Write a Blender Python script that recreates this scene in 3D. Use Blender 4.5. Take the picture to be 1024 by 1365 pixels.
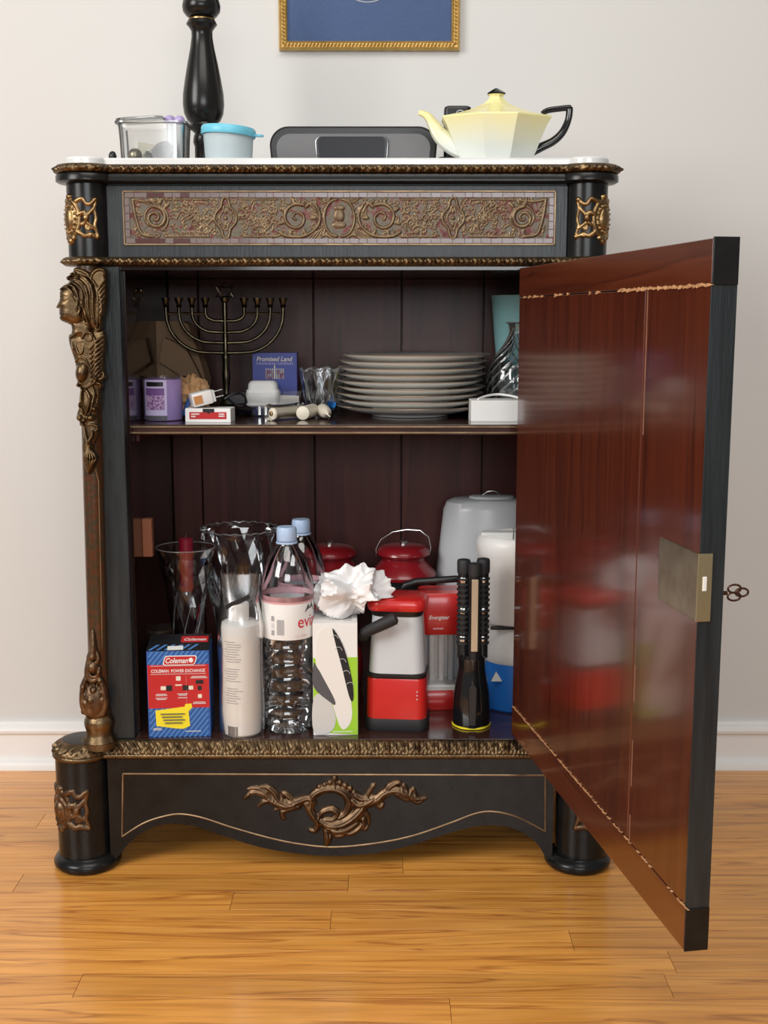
import bpy, bmesh, math, random
import numpy as np
from mathutils import Vector, Matrix
for o in list(bpy.data.objects): bpy.data.objects.remove(o, do_unlink=True)
random.seed(7); rng = np.random.default_rng(7)
scene = bpy.context.scene
COL = scene.collection
PI = math.pi
# ------------------------------------------------------------------ camera
F, CX, CD, CH, PIT = 1600.0, 0.068, 1.788, 0.8447, math.radians(9.04)
cd = bpy.data.cameras.new('camera'); cam = bpy.data.objects.new('camera', cd); COL.objects.link(cam)
cd.sensor_fit = 'VERTICAL'; cd.sensor_height = 24.0; cd.lens = F / 1365 * 24.0
cd.clip_start = 0.05; cd.clip_end = 50
cam.location = (CX, -CD, CH); cam.rotation_euler = (PI/2 - PIT, 0, 0)
scene.camera = cam
# ------------------------------------------------------------------ light
vs = scene.view_settings
vs.view_transform = 'Standard'; vs.look = 'None'; vs.gamma = 1; vs.use_curve_mapping = False
vs.exposure = 0.0
w = bpy.data.worlds.new('world'); scene.world = w; w.use_nodes = True
w.node_tree.nodes['Background'].inputs[0].default_value = (1.0, 0.975, 0.94, 1)
w.node_tree.nodes['Background'].inputs[1].default_value = 0.20
def area(name, loc, target, sx, sy, power, col):
    l = bpy.data.lights.new(name, 'AREA'); l.shape = 'RECTANGLE'; l.size = sx; l.size_y = sy
    l.energy = power; l.color = col
    o = bpy.data.objects.new(name, l); COL.objects.link(o); o.location = loc
    o.rotation_euler = (Vector(target) - Vector(loc)).to_track_quat('-Z', 'Y').to_euler()
    return o
area('window_light_left', (-2.3, -2.2, 1.95), (0.0, 0.1, 0.75), 1.3, 1.5, 74, (1.0, 0.975, 0.945))
area('ceiling_bounce_light', (0.1, -1.5, 2.6), (0.1, -1.1, 0.0), 1.6, 1.2, 30, (1.0, 0.965, 0.91))  # added area light standing in for soft bounce off the unseen ceiling
area('window_light_front', (0.3, -3.7, 1.42), (0.0, 0.1, 0.9), 1.7, .8, 38, (0.95, 0.98, 1.0))
# ------------------------------------------------------------------ measuring helpers
cp, sp_ = math.cos(PIT), math.sin(PIT)
def at(u, v, Y):                       # point of the vertical plane y = Y that was measured at u, v
    y = -(v - 682.5) / F
    dx, dy, dz = (u - 512) / F, cp + y*sp_, y*cp - sp_
    t = (Y + CD) / dy
    return CX + dx*t, CH + dz*t
def on(u, v, Z):                       # point of the horizontal plane z = Z
    y = -(v - 682.5) / F
    dx, dy, dz = (u - 512) / F, cp + y*sp_, y*cp - sp_
    t = (Z - CH) / dz
    return CX + dx*t, -CD + dy*t
def ppm(Y, z): return F / ((Y + CD)*cp - (z - CH)*sp_)     # pixels per metre there
def prof(u, Y, pairs):                 # [(radius px, row px)] -> centre x, [(r, z)]
    out = []
    for rp, v in pairs:
        x, z = at(u, v, Y); out.append((rp/ppm(Y, z), z))
    vm = sum(p[1] for p in pairs)/len(pairs)
    return at(u, vm, Y)[0], out
# ------------------------------------------------------------------ mesh helpers
class MB:
    def __init__(s): s.v = []; s.f = []
    def add(s, V, Fs):
        n = len(s.v); s.v += [tuple(map(float, p)) for p in V]; s.f += [tuple(i+n for i in q) for q in Fs]; return s
    def box(s, x0, x1, y0, y1, z0, z1):
        V = [(x0,y0,z0),(x1,y0,z0),(x1,y1,z0),(x0,y1,z0),(x0,y0,z1),(x1,y0,z1),(x1,y1,z1),(x0,y1,z1)]
        return s.add(V, [(0,3,2,1),(4,5,6,7),(0,1,5,4),(1,2,6,5),(2,3,7,6),(3,0,4,7)])
    def lathe(s, pr, n=32, cx=0, cy=0, mod=None, closed=False, caps=True, sy=1.0):
        V = []; m = len(pr)
        for r, z in pr:
            for k in range(n):
                a = 2*PI*k/n; rr = r*(mod(a, z, r) if mod else 1)
                V.append((cx+rr*math.cos(a), cy+rr*math.sin(a)*sy, z))
        Fs = []
        for i in range(m if closed else m-1):
            j = (i+1) % m
            for k in range(n):
                l = (k+1) % n
                Fs.append((i*n+k, i*n+l, j*n+l, j*n+k))
        if caps and not closed:
            Fs.append(tuple(reversed(range(n)))); Fs.append(tuple(range((m-1)*n, m*n)))
        return s.add(V, Fs)
    def rings(s, rings, caps=True, closed=False):
        n = len(rings[0]); V = [p for r in rings for p in r]; m = len(rings); Fs = []
        for i in range(m if closed else m-1):
            j = (i+1) % m
            for k in range(n):
                l = (k+1) % n
                Fs.append((i*n+k, i*n+l, j*n+l, j*n+k))
        if caps and not closed:
            Fs.append(tuple(reversed(range(n)))); Fs.append(tuple(range((m-1)*n, m*n)))
        return s.add(V, Fs)
    def tube(s, pts, r, n=8, closed=False, flat=1.0):
        P = [Vector(p) for p in pts]; m = len(P); R = [float(q) for q in r] if hasattr(r, '__len__') else [r]*m
        rings = []; up = None
        for i in range(m):
            a = P[(i-1) % m] if (closed or i > 0) else P[0]
            b = P[(i+1) % m] if (closed or i < m-1) else P[-1]
            t = (b-a).normalized()
            if up is None:
                up = t.orthogonal().normalized()
            up = (up - t*up.dot(t))
            up = up.normalized() if up.length > 1e-6 else t.orthogonal().normalized()
            sd = t.cross(up)
            rings.append([P[i] + R[i]*(math.cos(2*PI*k/n)*up + flat*math.sin(2*PI*k/n)*sd) for k in range(n)])
        return s.rings(rings, closed=closed)
    def prism(s, poly, y0, y1):        # polygon in x, z
        n = len(poly)
        V = [(x, y0, z) for x, z in poly] + [(x, y1, z) for x, z in poly]
        Fs = [tuple(range(n)), tuple(reversed(range(n, 2*n)))] + [(i, (i+1) % n, n+(i+1) % n, n+i) for i in range(n)]
        return s.add(V, Fs)
    def ball(s, c, rx, ry=None, rz=None, n=16, m=9):
        ry = rx if ry is None else ry; rz = rx if rz is None else rz
        R = []
        for i in range(m):
            ph = -PI/2 + PI*(i+.02)/(m-1+.04)
            R.append([(c[0]+rx*math.cos(ph)*math.cos(2*PI*k/n), c[1]+ry*math.cos(ph)*math.sin(2*PI*k/n), c[2]+rz*math.sin(ph)) for k in range(n)])
        return s.rings(R)
    def xf(s, M):
        s.v = [tuple(M @ Vector(p)) for p in s.v]; return s
ROOT = {}
def obj(name, mb, mat, parent=None, smooth=True, bevel=0, ang=38, local=False, label=None, kind=None, rnd=False):
    V = mb.v
    if parent is None:
        A = np.array(V); base = Vector(((A[:,0].min()+A[:,0].max())/2, (A[:,1].min()+A[:,1].max())/2, A[:,2].min()))
    else: base = ROOT[parent.name]
    if not local: V = [(x-base[0], y-base[1], z-base[2]) for x, y, z in V]
    me = bpy.data.meshes.new(name); me.from_pydata(V, [], mb.f); me.update()
    bm = bmesh.new(); bm.from_mesh(me); bmesh.ops.recalc_face_normals(bm, faces=bm.faces)
    if bevel:
        es = [e for e in bm.edges if len(e.link_faces) == 2 and e.calc_face_angle(0) > math.radians(35)]
        try: bmesh.ops.bevel(bm, geom=es, offset=bevel, segments=2, profile=.5, affect='EDGES', clamp_overlap=True)
        except Exception as ex: print('bevel', name, ex)
    bm.to_mesh(me); bm.free()
    if smooth and (not bevel or rnd):
        me.shade_smooth(); me.set_sharp_from_angle(angle=math.radians(ang))
    me.materials.append(mat)
    o = bpy.data.objects.new(name, me); COL.objects.link(o)
    if parent is None:
        o.location = base if not local else (0,0,0); ROOT[o.name] = base
    else:
        o.parent = parent; ROOT[o.name] = base
    if label: o['label'] = label
    if kind: o['kind'] = kind
    return o
def tag(o, label, cat, group=None):
    o['label'] = label; o['category'] = cat
    if group: o['group'] = group
    return o
def thing(name, label, cat, loc=(0,0,0), rotz=0, group=None, rot=None):
    o = bpy.data.objects.new(name, None); COL.objects.link(o); o.empty_display_size = .02
    o.location = loc; o.rotation_euler = rot or (0, 0, rotz); ROOT[o.name] = Vector(loc)
    return tag(o, label, cat, group)
def struct(name, mb, mat, parent=None, **k):
    o = obj(name, mb, mat, parent, **k)
    if parent is None: o['kind'] = 'structure'
    return o
def catmull(P, n=8, closed=False):
    P = [np.array(p, float) for p in P]; out = []; m = len(P)
    for i in range(m if closed else m-1):
        g = (lambda k: P[k % m]) if closed else (lambda k: P[min(max(k, 0), m-1)])
        a, b, c, d = g(i-1), g(i), g(i+1), g(i+2)
        for k in range(n):
            t = k/n
            out.append(.5*((2*b)+(c-a)*t+(2*a-5*b+4*c-d)*t*t+(3*b-a-3*c+d)*t**3))
    if not closed: out.append(P[-1])
    return out
# ------------------------------------------------------------------ relief: strokes and bosses become a real height field
def relief(shapes, b, res):
    u0, u1, v0, v1 = b
    nu, nv = int((u1-u0)/res)+2, int((v1-v0)/res)+2
    U = u0+np.arange(nu)*res; Vv = v0+np.arange(nv)*res
    H = np.zeros((nv, nu)); AD = np.zeros((nv, nu))
    def win(a, b_, c, d):
        i0 = max(int((a-u0)/res)-1, 0); i1 = min(int((b_-u0)/res)+3, nu); j0 = max(int((c-v0)/res)-1, 0); j1 = min(int((d-v0)/res)+3, nv)
        return i0, max(i1, i0+1), j0, max(j1, j0+1)
    for s in shapes:
        k = s[0]
        if k in 'sgr':
            P = catmull(s[1], 6); r = s[2]; n = len(P)
            R = np.interp(np.linspace(0, 1, n), np.linspace(0, 1, len(r)), r) if hasattr(r, '__len__') else np.full(n, r)
            kk = s[3] if len(s) > 3 else 1
            for i in range(n-1):
                a, c = P[i], P[i+1]; rm = max(R[i], R[i+1])
                i0, i1, j0, j1 = win(min(a[0], c[0])-rm, max(a[0], c[0])+rm, min(a[1], c[1])-rm, max(a[1], c[1])+rm)
                X, Y = np.meshgrid(U[i0:i1], Vv[j0:j1])
                d = c-a; L = d@d+1e-12; t = np.clip(((X-a[0])*d[0]+(Y-a[1])*d[1])/L, 0, 1)
                q = (X-a[0]-t*d[0])**2+(Y-a[1]-t*d[1])**2; rr = R[i]+(R[i+1]-R[i])*t
                h = kk*np.sqrt(np.maximum(rr*rr-q, 0))
                if k == 's': H[j0:j1, i0:i1] = np.maximum(H[j0:j1, i0:i1], h)
                elif k == 'r':
                    AD[j0:j1, i0:i1] = np.maximum(AD[j0:j1, i0:i1], h)
                else:
                    W = H[j0:j1, i0:i1]; H[j0:j1, i0:i1] = np.where(W > 0, np.maximum(W-h*.55, .12), 0)
        elif k in 'ea':
            _, cx, cy, rx, ry, an, h = s; rm = max(rx, ry)
            i0, i1, j0, j1 = win(cx-rm, cx+rm, cy-rm, cy+rm)
            X, Y = np.meshgrid(U[i0:i1]-cx, Vv[j0:j1]-cy); c, q = math.cos(an), math.sin(an)
            d = ((X*c+Y*q)/rx)**2+((-X*q+Y*c)/ry)**2
            hh = h*np.sqrt(np.maximum(1-d, 0)); W = H[j0:j1, i0:i1]
            H[j0:j1, i0:i1] = np.maximum(W, hh) if k == 'e' else np.where(W > 0, W+hh, 0)
        elif k == 'p':
            P = np.array(catmull(s[1], 5, True)); wd, h = s[2], s[3]
            i0, i1, j0, j1 = win(P[:,0].min(), P[:,0].max(), P[:,1].min(), P[:,1].max())
            X, Y = np.meshgrid(U[i0:i1], Vv[j0:j1]); ins = np.zeros(X.shape, bool); D = np.full(X.shape, 1e9)
            for i in range(len(P)):
                a, c = P[i], P[(i+1) % len(P)]; d = c-a; L = d@d+1e-12
                t = np.clip(((X-a[0])*d[0]+(Y-a[1])*d[1])/L, 0, 1)
                D = np.minimum(D, (X-a[0]-t*d[0])**2+(Y-a[1]-t*d[1])**2)
                if abs(d[1]) > 1e-9:
                    cr = ((a[1] > Y) != (c[1] > Y)) & (X < d[0]*(Y-a[1])/d[1]+a[0]); ins ^= cr
            q = 1-np.minimum(np.sqrt(D)/wd, 1); hh = np.where(ins, h*np.sqrt(np.maximum(1-q*q, 0))+.02, 0)
            H[j0:j1, i0:i1] = np.maximum(H[j0:j1, i0:i1], hh)
    return U, Vv, np.where(H > 0, H+AD, 0)
def relief_mb(shapes, b, res, mapf, two=False, back=.0):
    U, Vv, H = relief(shapes, b, res); nv, nu = H.shape
    pos = H > 0
    q = pos[:-1, :-1] | pos[1:, :-1] | pos[:-1, 1:] | pos[1:, 1:]
    idx = -np.ones((nv, nu), int); use = np.zeros((nv, nu), bool)
    use[:-1, :-1] |= q; use[1:, :-1] |= q; use[:-1, 1:] |= q; use[1:, 1:] |= q
    jj, ii = np.nonzero(use); idx[jj, ii] = np.arange(len(jj))
    mb = MB(); mb.v = [tuple(map(float, mapf(U[i], Vv[j], H[j, i]))) for j, i in zip(jj, ii)]
    J, I = np.nonzero(q)
    fs = [(int(idx[j, i]), int(idx[j, i+1]), int(idx[j+1, i+1]), int(idx[j+1, i])) for j, i in zip(J, I)]
    if two:
        n = len(mb.v); b2 = np.zeros((nv, nu), int)
        mp = {}
        for j, i in zip(jj, ii):
            k = int(idx[j, i])
            if H[j, i] > 0: mp[k] = len(mb.v); mb.v.append(tuple(map(float, mapf(U[i], Vv[j], -H[j, i]))))
            else: mp[k] = k
        fs += [tuple(mp[k] for k in reversed(f)) for f in fs]
    mb.f = fs
    return mb
def spiral(cx, cy, r0, turns, a0, d=1, n=10, r1=None):
    r1 = r0*.12 if r1 is None else r1
    return [(cx+(r0+(r1-r0)*t)*math.cos(a0+d*2*PI*turns*t), cy+(r0+(r1-r0)*t)*math.sin(a0+d*2*PI*turns*t)) for t in np.linspace(0, 1, n)]
def mirror_u(sh, c):
    out = []
    for s in sh:
        if s[0] in 'ea': out.append((s[0], 2*c-s[1], s[2], s[3], s[4], -s[5], s[6]))
        else: out.append((s[0], [(2*c-p[0], p[1]) for p in s[1]]) + tuple(s[2:]))
    return out
# ------------------------------------------------------------------ materials
def nodes(m): return m.node_tree.nodes, m.node_tree.links
def mat(name, col, rough=.5, metal=0, spec=.5, coat=0, coat_r=.1, trans=0, ior=1.45, bump=None, var=None, emit=None, sss=0, alpha=None):
    """bump = (scale, strength, stretch); var = (scale, second colour, amount, stretch)"""
    m = bpy.data.materials.new(name); m.use_nodes = True; N, L = nodes(m); b = N['Principled BSDF']
    b.inputs['Base Color'].default_value = (*col, 1); b.inputs['Roughness'].default_value = rough
    b.inputs['Metallic'].default_value = metal; b.inputs['Specular IOR Level'].default_value = spec
    b.inputs['Coat Weight'].default_value = coat; b.inputs['Coat Roughness'].default_value = coat_r
    b.inputs['Transmission Weight'].default_value = trans; b.inputs['IOR'].default_value = ior
    if sss: b.inputs['Subsurface Weight'].default_value = sss; b.inputs['Subsurface Radius'].default_value = (.01,.01,.01)
    if bump or var:
        tc = N.new('ShaderNodeTexCoord')
    if var:
        mp = N.new('ShaderNodeMapping'); mp.inputs['Scale'].default_value = var[3] if len(var) > 3 else (1,1,1)
        nz = N.new('ShaderNodeTexNoise'); nz.inputs['Scale'].default_value = var[0]; nz.inputs['Detail'].default_value = 6
        L.new(tc.outputs['Object'], mp.inputs[0]); L.new(mp.outputs[0], nz.inputs[0])
        rp = N.new('ShaderNodeValToRGB'); h = .5*(1-var[2]); rp.color_ramp.elements[0].position = .5-.3*(1.2-var[2]); rp.color_ramp.elements[1].position = .5+.3*(1.2-var[2])
        rp.color_ramp.elements[0].color = (*col, 1); rp.color_ramp.elements[1].color = (*var[1], 1)
        L.new(nz.outputs[0], rp.inputs[0]); L.new(rp.outputs[0], b.inputs['Base Color'])
    if bump:
        mp = N.new('ShaderNodeMapping'); mp.inputs['Scale'].default_value = bump[2] if len(bump) > 2 else (1,1,1)
        nz = N.new('ShaderNodeTexNoise'); nz.inputs['Scale'].default_value = bump[0]; nz.inputs['Detail'].default_value = 5
        L.new(tc.outputs['Object'], mp.inputs[0]); L.new(mp.outputs[0], nz.inputs[0])
        bp = N.new('ShaderNodeBump'); bp.inputs['Strength'].default_value = bump[1]; bp.inputs['Distance'].default_value = .002
        L.new(nz.outputs[0], bp.inputs['Height']); L.new(bp.outputs[0], b.inputs['Normal'])
        if coat: L.new(bp.outputs[0], b.inputs['Coat Normal']) if False else None
    return m
M = {}
def film(name, tint, gloss=.35, rough=.12, ior=1.5):
    m = bpy.data.materials.new(name); m.use_nodes = True; N, L = nodes(m)
    N.remove(N['Principled BSDF']); out = N['Material Output']
    t = N.new('ShaderNodeBsdfTransparent'); t.inputs[0].default_value = (*tint, 1)
    g = N.new('ShaderNodeBsdfGlossy'); g.inputs['Roughness'].default_value = rough
    f = N.new('ShaderNodeFresnel'); f.inputs[0].default_value = ior
    a = N.new('ShaderNodeMath'); a.operation = 'MULTIPLY_ADD'; a.inputs[1].default_value = 1.0; a.inputs[2].default_value = gloss*.25
    mx = N.new('ShaderNodeMixShader'); L.new(f.outputs[0], a.inputs[0]); L.new(a.outputs[0], mx.inputs[0])
    L.new(t.outputs[0], mx.inputs[1]); L.new(g.outputs[0], mx.inputs[2]); L.new(mx.outputs[0], out.inputs[0])
    return m
def wood(name, c1, c2, c3, grain, rough=.3, coat=0, coat_r=.1, vary=False, bump=.15, rings=6.0, spec=.5):
    """grain = mapping scale: small along the fibre, large across"""
    m = bpy.data.materials.new(name); m.use_nodes = True; N, L = nodes(m); b = N['Principled BSDF']
    tc = N.new('ShaderNodeTexCoord'); mp = N.new('ShaderNodeMapping'); mp.inputs['Scale'].default_value = grain
    L.new(tc.outputs['Object'], mp.inputs[0])
    if vary:
        oi = N.new('ShaderNodeObjectInfo'); cm = N.new('ShaderNodeCombineXYZ'); ml = N.new('ShaderNodeMath'); ml.operation = 'MULTIPLY'; ml.inputs[1].default_value = 57
        L.new(oi.outputs['Random'], ml.inputs[0])
        for i in range(3): L.new(ml.outputs[0], cm.inputs[i])
        L.new(cm.outputs[0], mp.inputs['Location'])
    n1 = N.new('ShaderNodeTexNoise'); n1.inputs['Scale'].default_value = 1.0; n1.inputs['Detail'].default_value = 4; n1.inputs['Distortion'].default_value = .6
    L.new(mp.outputs[0], n1.inputs[0])
    mu = N.new('ShaderNodeMath'); mu.operation = 'MULTIPLY'; mu.inputs[1].default_value = rings; L.new(n1.outputs[0], mu.inputs[0])
    fr = N.new('ShaderNodeMath'); fr.operation = 'FRACT'; L.new(mu.outputs[0], fr.inputs[0])
    rp = N.new('ShaderNodeValToRGB'); e = rp.color_ramp.elements; e[0].color = (*c1, 1); e[1].color = (*c2, 1); e[1].position = .75
    x = e.new(.93); x.color = (*c3, 1)
    x = e.new(1.0); x.color = (*c1, 1)
    L.new(fr.outputs[0], rp.inputs[0])
    mp2 = N.new('ShaderNodeMapping'); mp2.inputs['Scale'].default_value = tuple(6*g for g in grain); L.new(tc.outputs['Object'], mp2.inputs[0])
    n2 = N.new('ShaderNodeTexNoise'); n2.inputs['Scale'].default_value = 1.0; n2.inputs['Detail'].default_value = 3; L.new(mp2.outputs[0], n2.inputs[0])
    mx = N.new('ShaderNodeMix'); mx.data_type = 'RGBA'; mx.blend_type = 'MULTIPLY'; mx.inputs[0].default_value = .55
    r2 = N.new('ShaderNodeValToRGB'); r2.color_ramp.elements[0].position = .3; r2.color_ramp.elements[0].color = (.62,.54,.46,1); r2.color_ramp.elements[1].position = .6; r2.color_ramp.elements[1].color = (1,1,1,1)
    L.new(n2.outputs[0], r2.inputs[0]); L.new(rp.outputs[0], mx.inputs[6]); L.new(r2.outputs[0], mx.inputs[7])
    last = mx.outputs[2]
    if vary:
        hs = N.new('ShaderNodeHueSaturation'); mr = N.new('ShaderNodeMapRange'); mr.inputs[3].default_value = .86; mr.inputs[4].default_value = 1.1
        L.new(oi.outputs['Random'], mr.inputs[0]); L.new(mr.outputs[0], hs.inputs['Value']); L.new(last, hs.inputs['Color']); last = hs.outputs[0]
    L.new(last, b.inputs['Base Color'])
    b.inputs['Roughness'].default_value = rough; b.inputs['Coat Weight'].default_value = coat; b.inputs['Coat Roughness'].default_value = coat_r; b.inputs['Specular IOR Level'].default_value = spec
    if bump:
        bp = N.new('ShaderNodeBump'); bp.inputs['Strength'].default_value = bump; bp.inputs['Distance'].default_value = .0006
        L.new(n2.outputs[0], bp.inputs['Height']); L.new(bp.outputs[0], b.inputs['Normal'])
    return m
M['wall'] = mat('wall_paint', (.665,.655,.635), .6, bump=(260, .05), spec=.3)
M['trim'] = mat('trim_paint', (.84,.83,.81), .35)
M['oak'] = wood('oak_floor', (.72,.30,.052), (.82,.375,.078), (.48,.17,.028), (1.0, 20, 20), .30, .5, .14, vary=True, bump=.15, rings=7)
M['joint'] = mat('dark_joint', (.10,.045,.018), .8)
M['lacquer'] = mat('black_lacquer', (.006,.006,.006), .26, spec=.34, bump=(60, .06, (1, 1, 1)), var=(35, (.012,.012,.012), .5))
M['lacquer_sheen'] = mat('black_lacquer_sheen', (.011,.014,.016), .36, spec=.5, bump=(40, .25, (6, 6, .6)), var=(20, (.022,.028,.031), .5, (5, 5, .5)))  # streaky black lacquer, bluish grey because reflected sky is put into the colour
M['bronze'] = mat('antique_bronze', (.215,.145,.075), .38, 1, bump=(220, .25), var=(45, (.10,.065,.038), .5))
M['bronze_dark'] = mat('dark_bronze', (.22,.14,.080), .38, 1, bump=(220, .25), var=(45, (.08,.050,.032), .5))
M['gilt'] = mat('gilt_brass', (.40,.26,.12), .34, 1, bump=(220, .2), var=(50, (.17,.10,.045), .5))
M['giltline'] = mat('gilt_line', (.36,.26,.15), .38, .8, var=(30, (.16,.10,.06), .4))
M['mahog'] = wood('mahogany_polished', (.085,.018,.009), (.105,.023,.010), (.060,.013,.007), (22, 22, .8), .22, .7, .10, bump=.08, rings=4)
M['mahog_rail'] = wood('mahogany_rail', (.105,.024,.010), (.128,.030,.012), (.072,.016,.008), (.8, 22, 22), .22, .7, .12, bump=.08, rings=4)
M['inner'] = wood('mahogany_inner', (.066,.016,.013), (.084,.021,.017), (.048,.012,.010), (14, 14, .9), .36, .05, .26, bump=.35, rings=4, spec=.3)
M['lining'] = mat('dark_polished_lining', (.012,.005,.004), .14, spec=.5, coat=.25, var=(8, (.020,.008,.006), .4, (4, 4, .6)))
M['shelfwood'] = wood('shelf_wood', (.040,.015,.011), (.055,.021,.014), (.028,.010,.008), (.9, 18, 18), .16, .5, .10, bump=.05, rings=4)
M['splinter'] = mat('raw_wood', (.62,.36,.17), .8, var=(160, (.35,.16,.07), .6))
M['marble'] = mat('white_marble', (.80,.79,.77), .25, coat=.3, var=(9, (.62,.62,.62), .15, (1, 1, 3)))
def marquetry(name, red=0.0):
    m = bpy.data.materials.new(name); m.use_nodes = True; N, L = nodes(m); b = N['Principled BSDF']
    tc = N.new('ShaderNodeTexCoord'); v = N.new('ShaderNodeTexVoronoi'); v.inputs['Scale'].default_value = 190; L.new(tc.outputs['Object'], v.inputs[0])
    n = N.new('ShaderNodeTexNoise'); n.inputs['Scale'].default_value = 70; n.inputs['Detail'].default_value = 4; n.inputs['Distortion'].default_value = 1.2; L.new(tc.outputs['Object'], n.inputs[0])
    sx = N.new('ShaderNodeSeparateXYZ'); L.new(tc.outputs['Object'], sx.inputs[0])
    ad = N.new('ShaderNodeMath'); ad.operation = 'MULTIPLY_ADD'; ad.inputs[1].default_value = .10; ad.inputs[2].default_value = red; L.new(sx.outputs[0], ad.inputs[0])  # reddens towards the right; the paler left has a reflection put into its colour
    a2 = N.new('ShaderNodeMath'); L.new(n.outputs[0], a2.inputs[0]); L.new(ad.outputs[0], a2.inputs[1])
    rp = N.new('ShaderNodeValToRGB'); e = rp.color_ramp.elements; rp.color_ramp.interpolation = 'B_SPLINE'
    e[0].color = (.095,.070,.042, 1); e[0].position = .30; e[1].color = (.135,.118,.090, 1); e[1].position = .44
    x = e.new(.54); x.color = (.12,.095,.07, 1)
    x = e.new(.59); x.color = (.17,.026,.022, 1)
    x = e.new(.70); x.color = (.035,.014,.014, 1)
    L.new(a2.outputs[0], rp.inputs[0])
    mx = N.new('ShaderNodeMix'); mx.data_type = 'RGBA'; mx.inputs[0].default_value = .10; L.new(rp.outputs[0], mx.inputs[6]); L.new(v.outputs['Color'], mx.inputs[7]); mx.blend_type = 'OVERLAY'
    L.new(mx.outputs[2], b.inputs['Base Color']); b.inputs['Roughness'].default_value = .42; b.inputs['Metallic'].default_value = .2; b.inputs['Specular IOR Level'].default_value = .35
    bp = N.new('ShaderNodeBump'); bp.inputs['Strength'].default_value = .5; bp.inputs['Distance'].default_value = .002; L.new(n.outputs[0], bp.inputs['Height']); L.new(bp.outputs[0], b.inputs['Normal'])
    return m
M['marq'] = marquetry('boulle_marquetry', .0)
M['marqcol'] = mat('tortoiseshell_veneer', (.048,.036,.017), .32, .3, coat=.3, bump=(90, .5), var=(110, (.095,.030,.011), .8))
def P(n, c, r=.4, **k): M[n] = mat(n, c, r, **k)
P('blackplastic', (.012,.012,.013), .32); P('blackrubber', (.02,.02,.022), .6); P('satinblack', (.010,.009,.008), .24, spec=.4); P('blackgloss', (.008,.008,.009), .12, coat=.5)
P('whiteplastic', (.78,.77,.75), .35); P('whitepaper', (.80,.79,.77), .6); P('red', (.55,.018,.016), .32, coat=.3); P('darkred', (.26,.010,.016), .28, coat=.5)
P('wax', (.72,.66,.54), .45, sss=.2); P('redwax', (.20,.006,.022), .4); P('purplewax', (.36,.26,.56), .28, coat=.5)
P('greyclear', (.58,.60,.62), .28, sss=.15); P('blueplastic', (.02,.16,.56), .35); P('turq', (.40,.78,.80), .30); P('skyblue', (.16,.55,.72), .35); P('capblue', (.42,.56,.78), .35)
P('porcelain', (.80,.79,.75), .16, coat=.5); P('porcelain_decor', (.30,.06,.05), .2, var=(140, (.55,.50,.40), .9)); P('rimgold', (.34,.24,.16), .3, metal=.6)
P('potblack', (.008,.008,.008), .12, coat=.5)
P('steel', (.55,.55,.54), .22, metal=1); P('brassold', (.15,.125,.075), .30, metal=1, var=(60, (.05,.045,.032), .5)); P('plate', (.40,.36,.27), .34, metal=.9, var=(40, (.26,.22,.16), .5)); P('platebright', (.55,.47,.28), .3, metal=.9)
P('kraft', (.22,.135,.075), .8); P('tan', (.62,.36,.17), .7); P('tissue', (.80,.79,.79), .45, sss=.1)
P('goldframe', (.66,.44,.14), .36, metal=.55, bump=(300, .2), var=(60, (.48,.29,.08), .4)); P('navymat', (.10,.165,.34), .7, bump=(600, .2), var=(250, (.12,.19,.37), .4))
P('boxblue', (.022,.095,.33), .35); P('boxblue2', (.075,.22,.52), .35); P('boxred', (.50,.020,.022), .35); P('boxblack', (.012,.012,.014), .4); P('yellow', (.85,.70,.03), .5); P('indigo', (.075,.065,.27), .35)
P('lime', (.34,.62,.04), .4); P('pinkband', (.75,.42,.45), .4); P('evianred', (.62,.015,.04), .4); P('grey', (.35,.35,.36), .45); P('lightgrey', (.62,.62,.62), .4); P('darkgrey', (.09,.09,.10), .5)
P('speaker', (.17,.17,.175), .7, bump=(900, .4)); P('display', (.014,.014,.018), .30, spec=.22); P('champagne', (.55,.45,.33), .3, metal=.6)
P('violetprint', (.20,.09,.25), .5, var=(260, (.56,.38,.62), .9)); P('lilac', (.58,.50,.76), .45); P('lavsky', (.17,.08,.27), .5); P('glassdark', (.05,.03,.02), .08, coat=.5)
P('dreidelblue', (.02,.20,.60), .2, coat=.6); P('dreidelpurple', (.16,.03,.14), .2, coat=.6); P('olive', (.13,.12,.04), .25, metal=.6); P('cream', (.75,.70,.58), .5); P('orangeprint', (.55,.24,.08), .5)
P('woodblock', (.24,.085,.04), .4); P('copperdark', (.10,.05,.035), .35, metal=.9)
P('pot', (.80,.76,.36), .22, spec=.4, coat=.12)
_n, _l = nodes(M['pot']); _tc = _n.new('ShaderNodeTexCoord'); _sp = _n.new('ShaderNodeSeparateXYZ'); _l.new(_tc.outputs['Object'], _sp.inputs[0])   # the glaze itself fades from pearl foot to yellow shoulder
_nz = _n.new('ShaderNodeTexNoise'); _nz.inputs['Scale'].default_value = 16; _l.new(_tc.outputs['Object'], _nz.inputs[0])
_ma = _n.new('ShaderNodeMath'); _ma.operation = 'MULTIPLY_ADD'; _ma.inputs[1].default_value = .03; _l.new(_nz.outputs[0], _ma.inputs[0]); _l.new(_sp.outputs[2], _ma.inputs[2])
_mr = _n.new('ShaderNodeMapRange'); _mr.inputs[1].default_value = .035; _mr.inputs[2].default_value = .085; _l.new(_ma.outputs[0], _mr.inputs[0])
_rp = _n.new('ShaderNodeValToRGB'); _rp.color_ramp.elements[0].color = (.74,.77,.72,1); _rp.color_ramp.elements[1].color = (.83,.76,.36,1); _l.new(_mr.outputs[0], _rp.inputs[0]); _l.new(_rp.outputs[0], _n['Principled BSDF'].inputs['Base Color'])
M['glass'] = mat('clear_glass', (.95,.96,.96), .02, trans=1, ior=1.46)
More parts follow.
